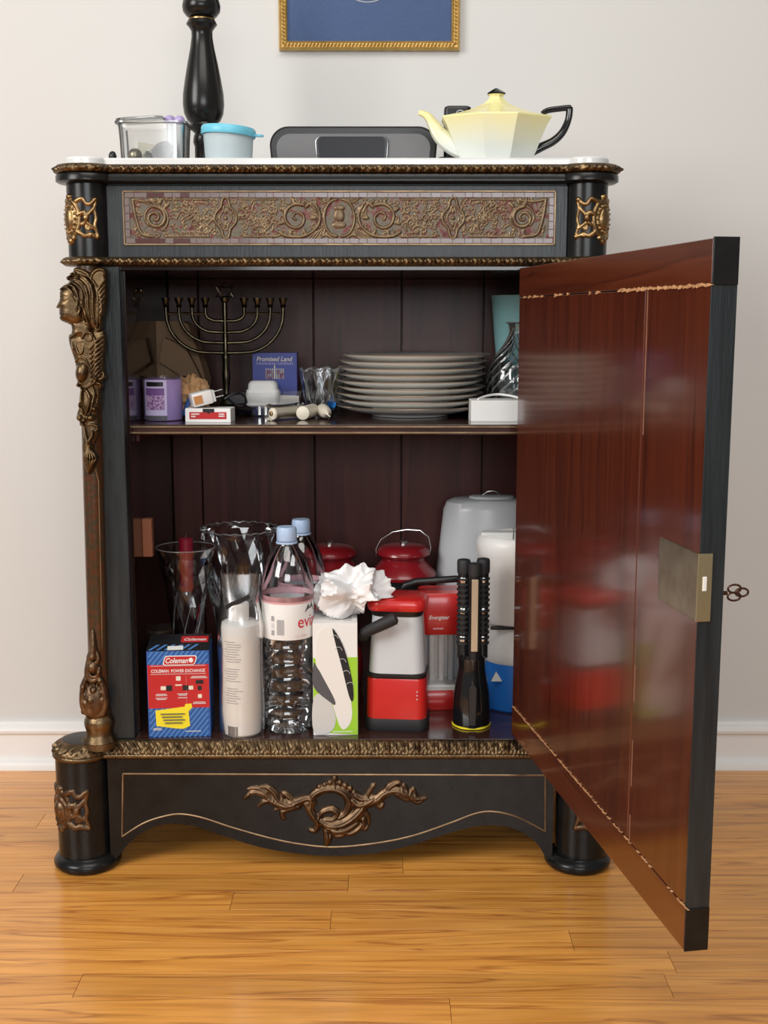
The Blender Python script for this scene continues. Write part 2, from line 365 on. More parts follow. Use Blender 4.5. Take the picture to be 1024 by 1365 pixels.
M['pet'] = film('clear_bottle_plastic', (.94,.955,.975), .22, .06)
M['crystal'] = film('cut_crystal', (.955,.96,.965), .24, .08, 1.4)
P('cutglass', (.80,.82,.83), .08, trans=.85, ior=1.35, coat=.6)
M['pane'] = film('picture_glass', (.98,.98,.98), -.1, .02)
M['bag'] = film('clear_bag_film', (.955,.955,.95), .42, .22, 1.3)
M['tub'] = film('clear_tub_plastic', (.985,.985,.98), .24, .2, 1.35)
M['frost'] = mat('frosted_plastic', (.74,.78,.80), .4, trans=.55, ior=1.1)
M['bluefrost'] = mat('frosted_blue_tub', (.66,.75,.78), .35, trans=.35, ior=1.1)
# ------------------------------------------------------------------ lettering (flat print)
def text_mb(s, w, h, shear=0, bold=0, extrude=.00025):
    c = bpy.data.curves.new('t', 'FONT'); c.body = s; c.shear = shear; c.offset = bold; c.extrude = 0; c.resolution_u = 3
    c.align_x = 'CENTER'
    o = bpy.data.objects.new('t', c); COL.objects.link(o)
    dg = bpy.context.evaluated_depsgraph_get(); me = bpy.data.meshes.new_from_object(o.evaluated_get(dg))
    V = np.array([v.co[:] for v in me.vertices]); Fs = [tuple(p.vertices) for p in me.polygons]
    bpy.data.objects.remove(o); bpy.data.curves.remove(c); bpy.data.meshes.remove(me)
    mn, mx = V.min(0), V.max(0)
    V[:,0] = (V[:,0]-(mn[0]+mx[0])/2)*w/(mx[0]-mn[0]); V[:,1] = (V[:,1]-mn[1])*h/(mx[1]-mn[1])
    mb = MB(); mb.add([(x, 0, z) for x, z in V[:, :2]], Fs); return mb
def words(parent, s, x, y, z, w, h, mt, shear=0, bold=0, name='lettering', mapf=None, local=True):
    mb = text_mb(s, w, h, shear, bold)
    mb.v = [(mapf(x+a, z+c) if mapf else (x+a, y, z+c)) for a, b, c in mb.v]
    return obj(name, mb, mt, parent, smooth=False, local=local)
# ================================================================== the room
WALLY = .415
struct('wall_back', MB().box(-1.9, 2.0, WALLY, WALLY+.1, -.02, 2.5), M['wall'], smooth=False)
bb = MB()
pr = [(0, 0), (-.012, 0), (-.012, .066), (-.014, .0675), (-.018, .071), (-.019, .076), (-.017, .081), (-.012, .0835), (-.012, .087), (-.008, .091), (0, .091)]
bb.rings([[(x, WALLY+a, z) for a, z in pr] for x in (-1.9, 2.0)])
b_ = struct('baseboard_back', bb, M['trim'], ang=25)
sh_ = MB().rings([[(x, WALLY-.012+a, z) for a, z in [(0, 0), (-.014, 0), (-.013, .010), (-.009, .016), (0, .020)]] for x in (-1.9, 2.0)])
obj('shoe_moulding', sh_, M['trim'], b_)
fl = struct('floor', MB().box(-1.9, 2.0, -2.6, WALLY+.1, -.06, -.0035), M['joint'], smooth=False)
PW = .0572
row = 0; y = WALLY
fixed = {}                                     # end joints read from the photograph: row -> x
for u, v in ((312, 1190), (442, 1216), (760, 1247), (893, 1276), (30, 1168), (110, 1300), (600, 1340)):
    x, yy = on(u, v, 0); fixed.setdefault(int((WALLY-yy)/PW), []).append(x)
while y > -1.75:
    cuts = fixed.get(row)
    if cuts:
        xs = [-1.9] + [cuts[0]-random.uniform(.7, 1.1)] + sorted(cuts) + [cuts[-1]+random.uniform(.45, .9)] + [2.0]
    else:
        xs = [-1.9]; x = -1.9+random.uniform(.2, .9)
        while x < 1.75: xs.append(x); x += random.uniform(.55, 1.35)
        xs.append(2.0)
    xs = sorted(x for x in xs if -1.9 <= x <= 2.0)
    for a, b in zip(xs[:-1], xs[1:]):
        if b-a < .04: continue
        g = .0003; t = .00015; z0 = random.uniform(-.0001, .0001)
        m = MB()
        ya, yb = y-PW+g, y-g
        lo = [(a+g, ya, -.0035), (b-g, ya, -.0035), (b-g, yb, -.0035), (a+g, yb, -.0035)]
        mi = [(p[0], p[1], z0-t) for p in lo]
        hi = [(a+g+t, ya+t, z0), (b-g-t, ya+t, z0), (b-g-t, yb-t, z0), (a+g+t, yb-t, z0)]
        m.rings([lo, mi, hi])
        V = m.v; c = ((a+b)/2, (ya+yb)/2, 0)
        m.v = [(p[0]-c[0], p[1]-c[1], p[2]) for p in V]
        o = obj('floor_plank', m, M['oak'], fl, smooth=False, local=True)
        o.location = Vector(c) - ROOT[fl.name]
    y -= PW; row += 1
# ================================================================== the cabinet
cab = thing('display_cabinet', 'black lacquered antique cabinet with gilt bronze mounts and its door swung open', 'cabinet', (0, 0, 0))
def outline(off, c, x0=0.0, nfront=None):
    cx, cy, r, yf, xs, yb = c; R = r+off
    dy = yf-off-cy; dx = math.sqrt(max(R*R-dy*dy, 1e-8)); af = math.atan2(dy, dx)+2*PI
    sx = cx-(xs+off); sx = max(min(sx, R*.98), -R*.98); as_ = math.acos(sx/R)
    L = [(-(xs+off), yb+(cy+math.sqrt(R*R-sx*sx)-yb)*k/20) for k in range(20)]
    na = 70
    L += [(-cx+R*math.cos(as_+(af-as_)*k/na), cy+R*math.sin(as_+(af-as_)*k/na)) for k in range(na+1)]
    nf = nfront or 300
    xa = -cx+dx
    half = [(xa+(0-xa)*k/nf, yf-off) for k in range(1, nf+1)]
    left = L+half
    full = left + [(-x, y) for x, y in reversed(left[:-1])]
    return [(x+x0, y) for x, y in full]
UP = (.3635, .012, .0305, 0.0, .372, .39)
BASE = (.396, .0, .0415, -.020, .400, .395); BX = -.006
def arc_s(pts):
    s = [0]
    for a, b in zip(pts[:-1], pts[1:]): s.append(s[-1]+math.dist(a, b))
    return s
def slab(name, c, layers, mt, x0=0, disp=None, nfront=300, **k):
    rings = []; ref = outline(0, c, x0, nfront); S = arc_s(ref)
    for i, (off, z) in enumerate(layers):
        o0 = outline(off, c, x0, nfront)
        if disp:
            o1 = outline(off+.0025, c, x0, nfront)
            o0 = [(a[0]+(b[0]-a[0])*disp(s, i)/.0025, a[1]+(b[1]-a[1])*disp(s, i)/.0025) for a, b, s in zip(o0, o1, S)]
        rings.append([(x, y, z) for x, y in o0])
    m = MB().rings(rings)
    return obj(name, m, mt, cab, **k)
# --- top: loose marble slab, bronze band, cornice
mt_ = MB().rings([[(x, y, z) for x, y in outline(o_, UP, 0, 30)] for o_, z in ((-.001, 1.0665), (.0, 1.0675), (.0, 1.0745), (-.002, 1.077), (-.03, 1.0772))])
tag(obj('marble_top', mt_, M['marble']), 'white veined marble slab on top of the black cabinet, holding lamp and teapot', 'marble top')
def leafband(s, i, n=9, wl=.0105, a=.0022):
    t = i/(n-1)
    w_ = math.sin(PI*t)**.6
    return a*w_*(math.cos(2*PI*s/wl+2.2*math.sin(2*PI*s/(4*wl)))*math.cos(2*PI*(t-.5)) + .5*math.sin(2*PI*s/(wl*.5)+5*t)) + .0020*w_*max(0, math.cos(2*PI*s/(wl*4)))**8
lay = [(.006, 1.0535)] + [(.012+.0055*math.sin(PI*t), 1.054+.0125*t) for t in np.linspace(0, 1, 9)] + [(.006, 1.0668)]
bt = slab('top_moulding', UP, lay, M['bronze'], disp=lambda s, i: leafband(s, i-1) if 1 <= i <= 9 else 0, ang=60, nfront=420)
slab('cornice', UP, [(.0, 1.0405), (.010, 1.041), (.0145, 1.0435), (.0145, 1.0515), (.013, 1.0535)], M['lacquer'], nfront=20)
# --- frieze between the two upper corner posts
fz = obj('frieze', MB().box(-.3345, .3345, .0, .388, .936, 1.0385), M['lacquer_sheen'], cab, bevel=.0012)
obj('shadow_gap', MB().box(-.333, .333, .004, .388, 1.0375, 1.041), M['boxblack'], cab, smooth=False)
x0, z1 = at(163, 254, -.001); x1, z0 = at(740, 327, -.001)
obj('marquetry_panel', MB().box(x0, x1, -.0012, .002, z0, z1), M['marq'], fz, smooth=False)
xc = (x0+x1)/2
bd = MB(); t = .0022
for (a, b, c, d) in ((x0, x1, z1-t, z1), (x0, x1, z0, z0+t), (x0, x0+t, z0, z1), (x1-t, x1, z0, z1)):
    bd.box(a, b, -.0028, .001, c, d)
obj('gilt_border', bd, M['giltline'], fz, bevel=.0005)
P('pearl', (.24,.20,.195), .3, coat=.2, var=(110, (.10,.055,.05), .9)); P('tortoise', (.10,.025,.022), .25, coat=.5, var=(60, (.05,.02,.02), .6))
xx = x0+.004; k = 0
pm = {}
def bit(xa, xb, za, zb, mt):
    m = MB().box(-.5, .5, -.0026, 0, -.5, .5)
    key = (mt.name,)
    if key not in pm:
        pm[key] = obj('inlay_piece', MB().box(-.5, .5, -.5, .5, -.5, .5), mt, fz, smooth=False); o = pm[key]
    else:
        o = pm[key].copy(); COL.objects.link(o)
    o.location = ((xa+xb)/2, -.0016, (za+zb)/2); o.scale = (xb-xa, .0018, zb-za)
while xx < x1-.006:
    ln = random.uniform(.009, .019)
    for za, zb in ((z1-.0095, z1-.0032), (z0+.0032, z0+.0095)):
        redness = .25+.45*(xx-x0)/(x1-x0)  # more pale pieces at the left, painting in the silvery reflection there
        bit(xx, min(xx+ln-.0008, x1-.004), za, zb, M['tortoise'] if random.random() < redness else M['pearl'])
    xx += ln
zz = z0+.012
while zz < z1-.014:
    for xa, xb in ((x0+.0032, x0+.0095), (x1-.0095, x1-.0032)): bit(xa, xb, zz, zz+.010, M['pearl'] if xa < 0 else M['tortoise'])  # pale left end continues the painted reflection
    zz += .0112
# scrollwork of the left half in metres about the panel centre, mirrored
hw, hh = (x1-x0)/2, (z1-z0)/2
T = []; r_ = .0013
ix, iz = hw-.0125, hh-.0125
T += [('s', [(-ix+.045, iz), (-ix+.10, iz), (-.19, iz)], r_), ('s', [(-ix+.05, -iz), (-ix+.10, -iz), (-.19, -iz)], r_), ('s', [(-.14, iz), (-.09, iz)], r_), ('s', [(-.14, -iz), (-.09, -iz)], r_)]
T += [('s', [(-ix+.002, iz), (-ix+.006, 0), (-ix+.014, -iz+.004), (-ix+.03, -iz)], .0022), ('s', [(-ix+.004, iz), (-ix+.02, iz-.003), (-ix+.04, iz-.001)], .0018)]
T += [('s', spiral(-ix+.034, .0, .0165, 1.6, PI/2, -1, 16), [.003, .0018]), ('s', spiral(-ix+.034, .0, .020, .8, -PI/3, 1, 12, .014), .0016)]
for a in (.8, 1.3, 1.8): T.append(('e', -ix+.036+.022*math.cos(a), .002+.022*math.sin(a), .006, .003, a, .002))
qx = -.165                                                             # quatrefoil cartouche
q_ = [(qx+.0125*(1+.28*math.cos(4*a))*math.cos(a), .026*(1+.12*math.cos(4*a))*math.sin(a)) for a in np.linspace(0, 2*PI, 33)]
T += [('s', q_, .0021), ('s', [(qx+.55*(p[0]-qx), .6*p[1]) for p in q_], .0011), ('e', qx, 0, .003, .003, 0, .002), ('e', qx, .009, .002, .004, 0, .0015), ('e', qx, -.009, .002, .004, 0, .0015)]
def vine(xa, xb, amp, ph, n):
    pts = [(xa+(xb-xa)*k/12, amp*math.sin(ph+n*2*PI*k/12)) for k in range(13)]; out = [('s', pts, .0011)]
    for k in range(1, 12):
        x, z = pts[k]; sg = 1 if k % 2 else -1
        out.append(('s', spiral(x, z+sg*.007, .0062, 1.1, -sg*PI/2, sg if k % 3 else -sg, 9), [.0013, .0008]))
        out.append(('e', x+.004, z-sg*.008, .0042, .0016, .7*sg, .0013))
    return out
T += vine(-ix+.065, qx-.018, .012, 0, 1.0); T += vine(qx+.018, -.095, .012, 1, 1.0)
T += [('s', spiral(-.062, .0, .021, 1.5, PI/3, 1, 16), [.0026, .0016]), ('s', [(-.088, -.02), (-.075, -.026), (-.05, -.025), (-.032, -.012), (-.028, .004), (-.034, .018)], .0024), ('s', [(-.05, .024), (-.04, .018), (-.034, .008)], .0018)]
for a in np.linspace(0, 5.2, 7): T.append(('e', -.062+.024*math.cos(a), .023*math.sin(a), .0055, .0026, a, .002))
T += [('s', [(-.004+.018*math.cos(a), .026*math.sin(a)) for a in np.linspace(PI/2, 3*PI/2, 12)], .002), ('s', [(-.03, .03), (-.02, .022), (-.012, .03)], .0016), ('s', [(-.03, -.03), (-.02, -.024), (-.01, -.03)], .0016)]
for k in range(5): T.append(('s', [(-.02-.003*k, -.012-.002*k), (-.024-.004*k, -.024), (-.03-.004*k, -.031)], .001))
C_ = [('e', 0, .003, .0075, .010, 0, .0022), ('e', 0, .014, .008, .004, 0, .0022), ('e', 0, -.010, .010, .005, 0, .0018)]
rq = random.Random(9); fill = []
for ix_ in range(20):
    for iz_ in range(5):
        x = -ix+.008+ix_*.0142+rq.uniform(-.002, .002); z = (iz_-2)*.0112+rq.uniform(-.0015, .0015)
        if x > -.006: continue
        if abs(x-(-ix+.034)) < .018 and abs(z) < .018 or abs(x+.062) < .017 and abs(z) < .018 or abs(x-qx) < .013: continue
        sg = rq.choice((-1, 1)); a0 = rq.uniform(0, 6)
        fill.append(('s', spiral(x, z, rq.uniform(.0038, .0058), rq.uniform(.8, 1.3), a0, sg, 8), [.0011, .0007])); fill.append(('e', x+.0062*math.cos(a0+1), z+.0055*math.sin(a0+1), .0034, .0014, a0+1, .0011))
T += fill
allT = T + mirror_u(T, 0) + C_
zc_ = (z0+z1)/2
mr = relief_mb(allT, (-hw+.002, hw-.002, -hh+.002, hh-.002), .00075, lambda u, v, h: (xc+u, -.0012-h*.9, zc_+v))
P('inlaybrass', (.21,.15,.085), .38, metal=.7, var=(60, (.12,.075,.045), .5))
obj('brass_scrollwork', mr, M['inlaybrass'], fz, ang=80)
# --- waist moulding
lay = [(.0, .9235)] + [(.005+.0055*math.sin(PI*t), .9240+.0125*t) for t in np.linspace(0, 1, 9)] + [(.0, .9372)]
slab('waist_moulding', UP, lay, M['bronze'], disp=lambda s, i: (leafband(s, i-1, 9, .0085, .0018) if 1 <= i <= 9 else 0), ang=60, nfront=420)
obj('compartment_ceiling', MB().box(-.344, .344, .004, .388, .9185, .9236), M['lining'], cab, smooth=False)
# --- upper corner posts with cartouche mounts
def cartouche(hw_, hh_, k=1.0, boss=False):       # unrolled mount, half width and half height in metres
    S = [('e', 0, 0, .017, .024, 0, .0055), ('s', [(.0175*math.cos(a), .0255*math.sin(a)) for a in np.linspace(0, 2*PI, 28)], .0036)]
    if boss: S += [('e', 0, 0, .011, .013, 0, .0105), ('s', [(.0135*math.cos(a), .0165*math.sin(a)) for a in np.linspace(0, 2*PI, 24)], .0022, 2.6)]
    else:
        S += [('a', 0, 0, .0095, .0155, 0, .003)]
        for a in np.linspace(0, 2*PI, 17)[:-1]: S.append(('e', .0125*math.cos(a), .0190*math.sin(a), .0021, .0021, 0, .0070))
    S += [('e', 0, hh_-.003, .006, .005, 0, .006), ('e', 0, -hh_+.003, .007, .006, 0, .006), ('e', -.007, -hh_+.007, .004, .004, 0, .005), ('e', .007, -hh_+.007, .004, .004, 0, .005)]
    A = [('s', [(.012, .024), (.022, .028), (.028, .021), (.034, .021), (.040, .026), (hw_, .027)], [.0036*k, .003*k, .003*k, .003*k]),
         ('s', [(hw_, .027), (hw_-.003, .014), (hw_-.001, .0), (hw_-.003, -.010), (hw_+.001, -.024)], .0026*k), ('s', [(.016, .006), (.025, .008), (.028, -.002), (.022, -.008)], [.0045*k, .003*k]),
         ('s', [(.014, -.018), (.024, -.024), (.032, -.022), (.038, -.024), (hw_, -.025)], [.0036*k, .003*k]), ('s', spiral(.030, -.013, .005, 1.2, 0, 1, 9), .0022*k),
         ('s', [(.026, .002), (.032, .008), (.038, .014), (hw_-.001, .020)], [.0034*k, .0024*k]), ('s', [(.026, -.004), (.033, -.009), (.040, -.014)], [.0034*k, .0024*k]),
         ('e', hw_, -.025, .0042, .0042, 0, .0042), ('e', hw_-.002, .027, .0045, .0035, .4, .0042), ('e', .0275, .001, .005, .0065, 0, .006), ('e', .032, -.024, .0035, .0035, 0, .004)]
    return S + A + mirror_u(A, 0)
cart = cartouche(.043, .034); cart_base = cartouche(.043, .032, 1.25, True)
def mount_on_post(cxp, cyp, r, zc0, sgn, hs=1.0, ws=1.0):
    def f(u, v, h):
        th = u*ws/r + (-PI/4)*sgn                 # 0 = facing the viewer, mount centred on the diagonal
        return cxp+(r+h*.9-.0005)*math.sin(th), cyp-(r+h*.9-.0005)*math.cos(th), zc0+v*hs
    return f
for sg in (-1, 1):
    xp = sg*.3635
    p = obj('corner_post', MB().lathe([(.0305, .936), (.0305, 1.042)], 64, xp, .012), M['lacquer'], cab)
    zc0 = at(105, 292, -.01)[1]
    f = mount_on_post(xp, .012, .0305, zc0, 1 if sg < 0 else -1)
    obj('bronze_mount', relief_mb(cart, (-.05, .05, -.04, .04), .0008, f), M['gilt'], p, ang=80)
# --- body
for sg in (-1, 1):
    a, b = (-.362, -.3185) if sg < 0 else (.300, .362)
    obj('stile', MB().box(a, b, -.004, .022, .2045, .924), M['lacquer_sheen'], cab, bevel=.0015)
    obj('side_panel', MB().box(*(sorted((sg*.344, sg*.3185))), .022, .388, .2045, .924), M['lacquer'], cab, smooth=False)
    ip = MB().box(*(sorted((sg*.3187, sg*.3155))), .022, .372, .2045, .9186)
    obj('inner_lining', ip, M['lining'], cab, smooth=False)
sx = [-.3155] + [at(u, 650, .372)[0] for u in (270, 420, 535)] + [.245, .3155]
for a, b in zip(sx[:-1], sx[1:]):
    obj('back_board', MB().box(a+.0011, b-.0011, .372, .386, .2045, .9185), M['inner'], cab, bevel=.0012)
obj('back_panel', MB().box(-.344, .344, .386, .392, .2045, .924), M['boxblack'], cab, smooth=False)
sh = obj('shelf', MB().box(-.3155, .3155, .040, .372, .6735, .6888), M['shelfwood'], cab, bevel=.0008)
for z in (.6765, .6855): obj('gilt_strip', MB().box(-.3155, .300, .0388, .0408, z-.0011, z+.0011), M['giltline'], sh, smooth=False)
for xr in (-.3125, .3125): obj('shelf_batten', MB().box(xr-.003, xr+.003, .06, .36, .661, .6735), M['inner'], cab, bevel=.001)
# lock keep on the left lining, chip and hook
xk, zk = at(186, 715, .10)
obj('strike_block', MB().box(-.3155, -.300, .085, .10, at(186, 740, .1)[1], at(186, 690, .1)[1]), M['woodblock'], cab, bevel=.001)
z_ = at(187, 394, .12)[1]
hk = MB().ball((-.312, .12, z_+.008), .004).tube([(-.316, .12, z_+.006), (-.309, .12, z_+.004), (-.306, .12, z_-.002), (-.309, .12, z_-.006)], .0016)
obj('hook', hk, M['brassold'], cab)
# --- base
lay = [(.0, .1775), (.0015, .179), (.0030, .181), (.0030, .1845), (.0012, .1865)] + [(.0042-.0150*t**1.7, .1872+.0173*t) for t in np.linspace(0, 1, 9)] + [(-.0125, .2048), (-.02, .2049)]
def baseband(s, i):
    if 1 <= i <= 3: return .0011*abs(math.sin(PI*s/.0062+i*.5))
    if 5 <= i <= 13: return leafband(s, i-5, 9, .0115, .0026)
    return 0
slab('base_moulding', BASE, lay, M['bronze'], BX, baseband, nfront=420, ang=60)
slab('base_top', BASE, [(-.0118, .2035), (-.0118, .2048), (-.0135, .2051)], M['lacquer'], BX, nfront=20)
obj('floor_board', MB().box(-.318, .318, -.0075, .386, .196, .2056), M['shelfwood'], cab, bevel=.0006)
# apron
cur = [(148,1152),(156,1144),(164,1134),(174,1122),(188,1111),(206,1102),(230,1098),(262,1102),(300,1115),(350,1130),(400,1138),(445,1141),(500,1137),(550,1126),(600,1110),(632,1102),(655,1100),(680,1103),(702,1113),(718,1127),(728,1144),(736,1152)]
YA = -.020
bot = [at(u, v, YA) for u, v in catmull(cur, 4)]
poly = [(bot[0][0], .178)] + bot + [(bot[-1][0], .178)]
n = len(bot)
am = MB()
am.rings([[(x, YA, z), (x, YA+.022, z), (x, YA+.022, .178), (x, YA, .178)] for x, z in bot])
ap = obj('apron', am, M['lacquer'], cab, bevel=0)
gl = [(163,1115),(190,1098),(215,1089),(240,1085),(270,1090),(310,1103),(360,1117),(400,1125),(445,1129),(500,1124),(550,1114),(600,1097),(635,1084),(660,1082),(690,1089),(727,1108)]
line = [at(u, v, YA) for u, v in catmull(gl, 6)]
lp = [(x, YA-.0002, z) for x, z in line]
tl, tr = at(164, 1031.5, YA), at(727, 1033.5, YA)
gm = MB()
for path in (lp, [lp[0], (lp[0][0]+(tl[0]-lp[0][0])*.99, YA-.0002, tl[1])], [(tl[0], YA-.0002, tl[1]), (tr[0], YA-.0002, tr[1])], [(tr[0], YA-.0002, tr[1]), lp[-1]]):
    gm.tube(path, .0014, 6)
obj('gilt_line', gm, M['giltline'], ap)
# rococo mount on the apron, drawn in photo pixels
A = []
def st(p, r, k=.9):
    A.append(('s', p, [q*1.22 for q in r], k)); A.append(('r', p, [q*.42 for q in r], 1.1))
st([(326,1064),(336,1056),(350,1057),(362,1066),(378,1073),(392,1072)], [2, 4, 5, 6])
st([(346,1049),(356,1049),(366,1056),(372,1066),(386,1072)], [1.5, 4, 4.5, 5]); st([(330,1052),(342,1050),(356,1056)], [1, 3, 3]); st([(344,1075),(352,1068),(364,1066)], [1.5, 3.5, 4])
st([(376,1066),(378,1057),(386,1062),(394,1070)], [1.5, 3.5, 4]); st([(378,1090),(376,1082),(386,1078),(398,1074)], [3, 3, 3.5, 4]); st([(366,1080),(376,1076),(388,1074)], [1, 3, 3])
st([(388,1072),(402,1066),(412,1064),(418,1070)], [6, 5, 4, 4]); st(spiral(409, 1069, 7, 1.2, 0, -1, 10), [3.5, 2])
st([(408,1070),(416,1084),(424,1096),(420,1106),(414,1106)], [4, 5, 4, 2.5]); st([(414,1076),(416,1062),(428,1053),(444,1051),(458,1056),(466,1068),(462,1082),(452,1090)], [4.5, 5, 5, 5.5, 5, 4])
for i, (u, v) in enumerate(((420,1056),(426,1049),(433,1046),(440,1043),(446,1037),(453,1043),(460,1047),(467,1051),(472,1057))): A.append(('e', u, v, 4.2, 4.6, 0, 4.5))
st([(446,1038),(446,1052)], [2, 4]); st([(424,1092),(430,1082),(442,1078),(450,1084),(444,1092),(434,1092)], [3, 4, 4.5, 4, 3])
st([(428,1094),(440,1100),(456,1098),(470,1090),(482,1078),(488,1066),(492,1058)], [4, 6, 7, 7, 6, 4, 2.5]); st([(432,1100),(446,1106),(462,1104),(476,1096)], [3, 6, 6, 4])
st([(434,1106),(437,1116),(436,1124)], [3, 5, 3]); st([(442,1106),(448,1113),(458,1112)], [3, 4, 3]); st([(452,1106),(466,1110),(478,1104),(484,1096)], [3, 4, 3.5, 2])
st([(470,1066),(478,1072),(488,1070),(498,1064)], [4, 5.5, 6, 5]); st([(474,1060),(482,1064),(492,1064)], [4.5, 5, 4]); st([(484,1092),(486,1104),(489,1103)], [3, 3, 2.5]); st([(482,1080),(490,1086),(492,1098)], [4, 3, 2])
st([(492,1072),(504,1064),(514,1056),(528,1053),(542,1058),(556,1064),(569,1064)], [4, 6, 5.5, 5, 5, 4, 1.5]); st([(512,1060),(520,1048),(531,1043),(536,1046)], [4, 5, 3, 2]); st([(536,1054),(538,1046),(543,1054)], [3, 2.5, 3])
st([(546,1059),(551,1051),(554,1060)], [3, 2, 3]); st([(548,1063),(556,1069),(564,1067)], [3.5, 3, 1.5]); st([(500,1064),(506,1074),(510,1072)], [3, 4, 3]); st([(486,1066),(497,1048),(500,1046)], [3.5, 3, 1.5]); st([(530,1058),(538,1064),(544,1066)], [3.5, 3, 2])
for p in ([(332,1058),(350,1059),(372,1071)], [(420,1062),(436,1055),(456,1060)], [(436,1101),(456,1100),(474,1090)], [(510,1060),(528,1056),(556,1064)], [(440,1104),(438,1118)]): A.append(('g', p, 1.3, 1))
def ama(u, v, h):
    x, z = at(u, v, YA); return x, YA-h*.0011+.0003, z
obj('rococo_mount', relief_mb(A, (318, 578, 1030, 1132), .75, ama), M['bronze_dark'], ap, ang=80)
for sg in (-1, 1):
    xp = -.402 if sg < 0 else .379
    p = obj('base_post', MB().lathe([(.0415, .016), (.0415, .178)], 64, xp, 0), M['lacquer'], cab)
    obj('foot_pad', MB().lathe([(.040, 0), (.047, .001), (.0515, .006), (.0520, .011), (.049, .017), (.044, .0195), (.0415, .022)], 64, xp+(.003 if sg < 0 else -.006), -.003), M['lacquer'], p)
    zc0 = at(98, 1078, -.03)[1]
    f = mount_on_post(xp, 0, .0415, zc0, 1 if sg < 0 else -1, 1.12, 1.12)
    obj('bronze_mount', relief_mb(cart_base, (-.052, .052, -.04, .04), .0008, f), M['bronze_dark'], p, ang=80)
    obj('base_side', MB().box(*sorted((BX+sg*.400, BX+sg*.378)), .02, .392, .05, .1775), M['lacquer'], cab, smooth=False)
    obj('back_foot', MB().box(*sorted((BX+sg*.405, BX+sg*.350)), .34, .392, 0, .06), M['lacquer'], cab, smooth=False)
# --- caryatid columns: tapering veneered shaft, bust above, foliage and turned base below
YC = -.006; xcol = -.363
def zoom3(x, y): return 60+x/4.017, 340+y/4.015
B = []
def zs(p, r, k=1): B.append(('s', [zoom3(*q) for q in p], [a/4.0 for a in (r if hasattr(r, '__len__') else [r, r])], k))
def ze(x, y, rx, ry, an, h, kind='e'): u, v = zoom3(x, y); B.append((kind, u, v, rx/4., ry/4., an, h/4.))
def zp(p, w_, h): B.append(('p', [zoom3(*q) for q in p], w_/4., h/4.))
def zg(p, r): B.append(('g', [zoom3(*q) for q in p], [a/4. for a in (r if hasattr(r, '__len__') else [r, r])], 1))
zp([(86,190),(81,208),(82,228),(76,250),(63,276),(67,283),(80,286),(77,297),(80,304),(77,313),(82,322),(80,338),(92,352),(118,362),(150,376),(200,372),(240,300),(250,220),(200,170),(130,160)], 62, 52)      # face in profile
ze(104, 240, 4, 4, 0, 37)
zs([(88,222),(108,216),(126,222)], [5, 7, 4], 6.2); ze(112, 236, 12, 7, .1, 34); zg([(96,240),(112,246),(130,240)], 3); zg([(78,304),(96,306)], 2.2); zg([(84,330),(98,328)], 2)
zp([(150,350),(146,400),(150,440),(240,440),(250,350)], 40, 36)                                                                                   # neck
def zr(p, r, k=1.0): B.append(('r', [zoom3(*q) for q in p], [a/4. for a in (r if hasattr(r, '__len__') else [r, r])], k*1.5))
zp([(80,186),(100,165),(128,150),(150,118),(200,105),(260,130),(300,180),(318,260),(315,340),(295,400),(255,398),(222,368),(190,345),(186,300),(176,230),(150,196),(110,190)], 62, 44)   # hair mass
zp([(160,74),(200,80),(250,95),(290,74),(322,76),(334,120),(336,200),(328,300),(300,330),(280,200),(220,120),(150,125)], 22, 30)                                            # crest and plume
for p in ([(84,182),(108,172),(136,178),(160,205),(176,240)], [(92,170),(122,158),(156,168),(184,200),(196,250)], [(112,156),(150,146),(186,166),(212,210),(216,270),(226,330)], [(140,138),(180,132),(218,160),(240,215),(242,280),(252,350)],
          [(160,122),(205,116),(246,150),(268,210),(268,290),(276,370)], [(196,108),(244,120),(282,170),(296,240),(296,320),(288,385)], [(186,262),(202,292),(194,322),(214,350),(236,372)], [(205,250),(222,300),(232,340),(246,384)], [(172,215),(188,250),(186,290),(196,310)]):
    zr(p, [4, 8, 9, 8, 5], 1.3)
for p in ([(100,176),(130,168),(160,188),(182,228)], [(120,150),(168,148),(204,186),(208,250)], [(160,132),(206,138),(232,190),(230,270)], [(196,118),(246,146),(258,220),(256,300),(266,360)], [(230,118),(276,180),(283,260),(280,350)]): zg(p, [2, 4, 4, 2])
for x, y, r in ((132,124,13),(150,106,13),(170,98,12),(188,110,12),(150,128,11)): ze(x, y, r, r, 0, 46)
zs([(165,78),(205,86),(244,112),(266,150)], [9, 12, 11, 7], 3.4)
zs([(262,160),(258,112),(284,82),(314,80),(326,96),(312,108),(300,98)], [8, 11, 12, 11, 9, 6], 3.6)
for k in range(8): y = 140+30*k; zr([(292+2*k, y+46), (312-.6*k, y+14), (332-1.8*k, y-6)], [7, 9, 3], 1.3)
zr([(276,150),(300,215),(314,290),(306,370)], [4, 7, 7, 4], 1.5); zs(spiral(286, 384, 18, 1.1, 0, 1, 9), [8, 6], 4.6)
for k in range(9): a = k/8; ze(146+52*a, 442-56*a+25*a*a, 7, 7, 0, 46)
zp([(136,425),(129,450),(140,500),(160,560),(168,600),(176,690),(192,720),(188,800),(172,866),(205,930),(202,1040),(216,1120),(236,1172),(262,1150),(286,1080),(262,1030),(292,950),(290,900),(284,860),(300,800),(300,720),(306,690),(322,650),(318,560),(326,480),(322,420),(300,400),(240,400),(180,420)], 50, 31)
zs(spiral(240, 440, 32, 1.4, PI, 1, 14), [12, 8], 3.8); zs([(150,455),(158,500),(176,530)], [8, 12, 9], 3.4); zs([(168,470),(186,522),(206,520),(214,482),(204,458)], [8, 11, 11, 9, 6], 3.9)
for k in range(6): zg([(176+2*k, 474+8*k), (206, 468+8*k)], 2.2)
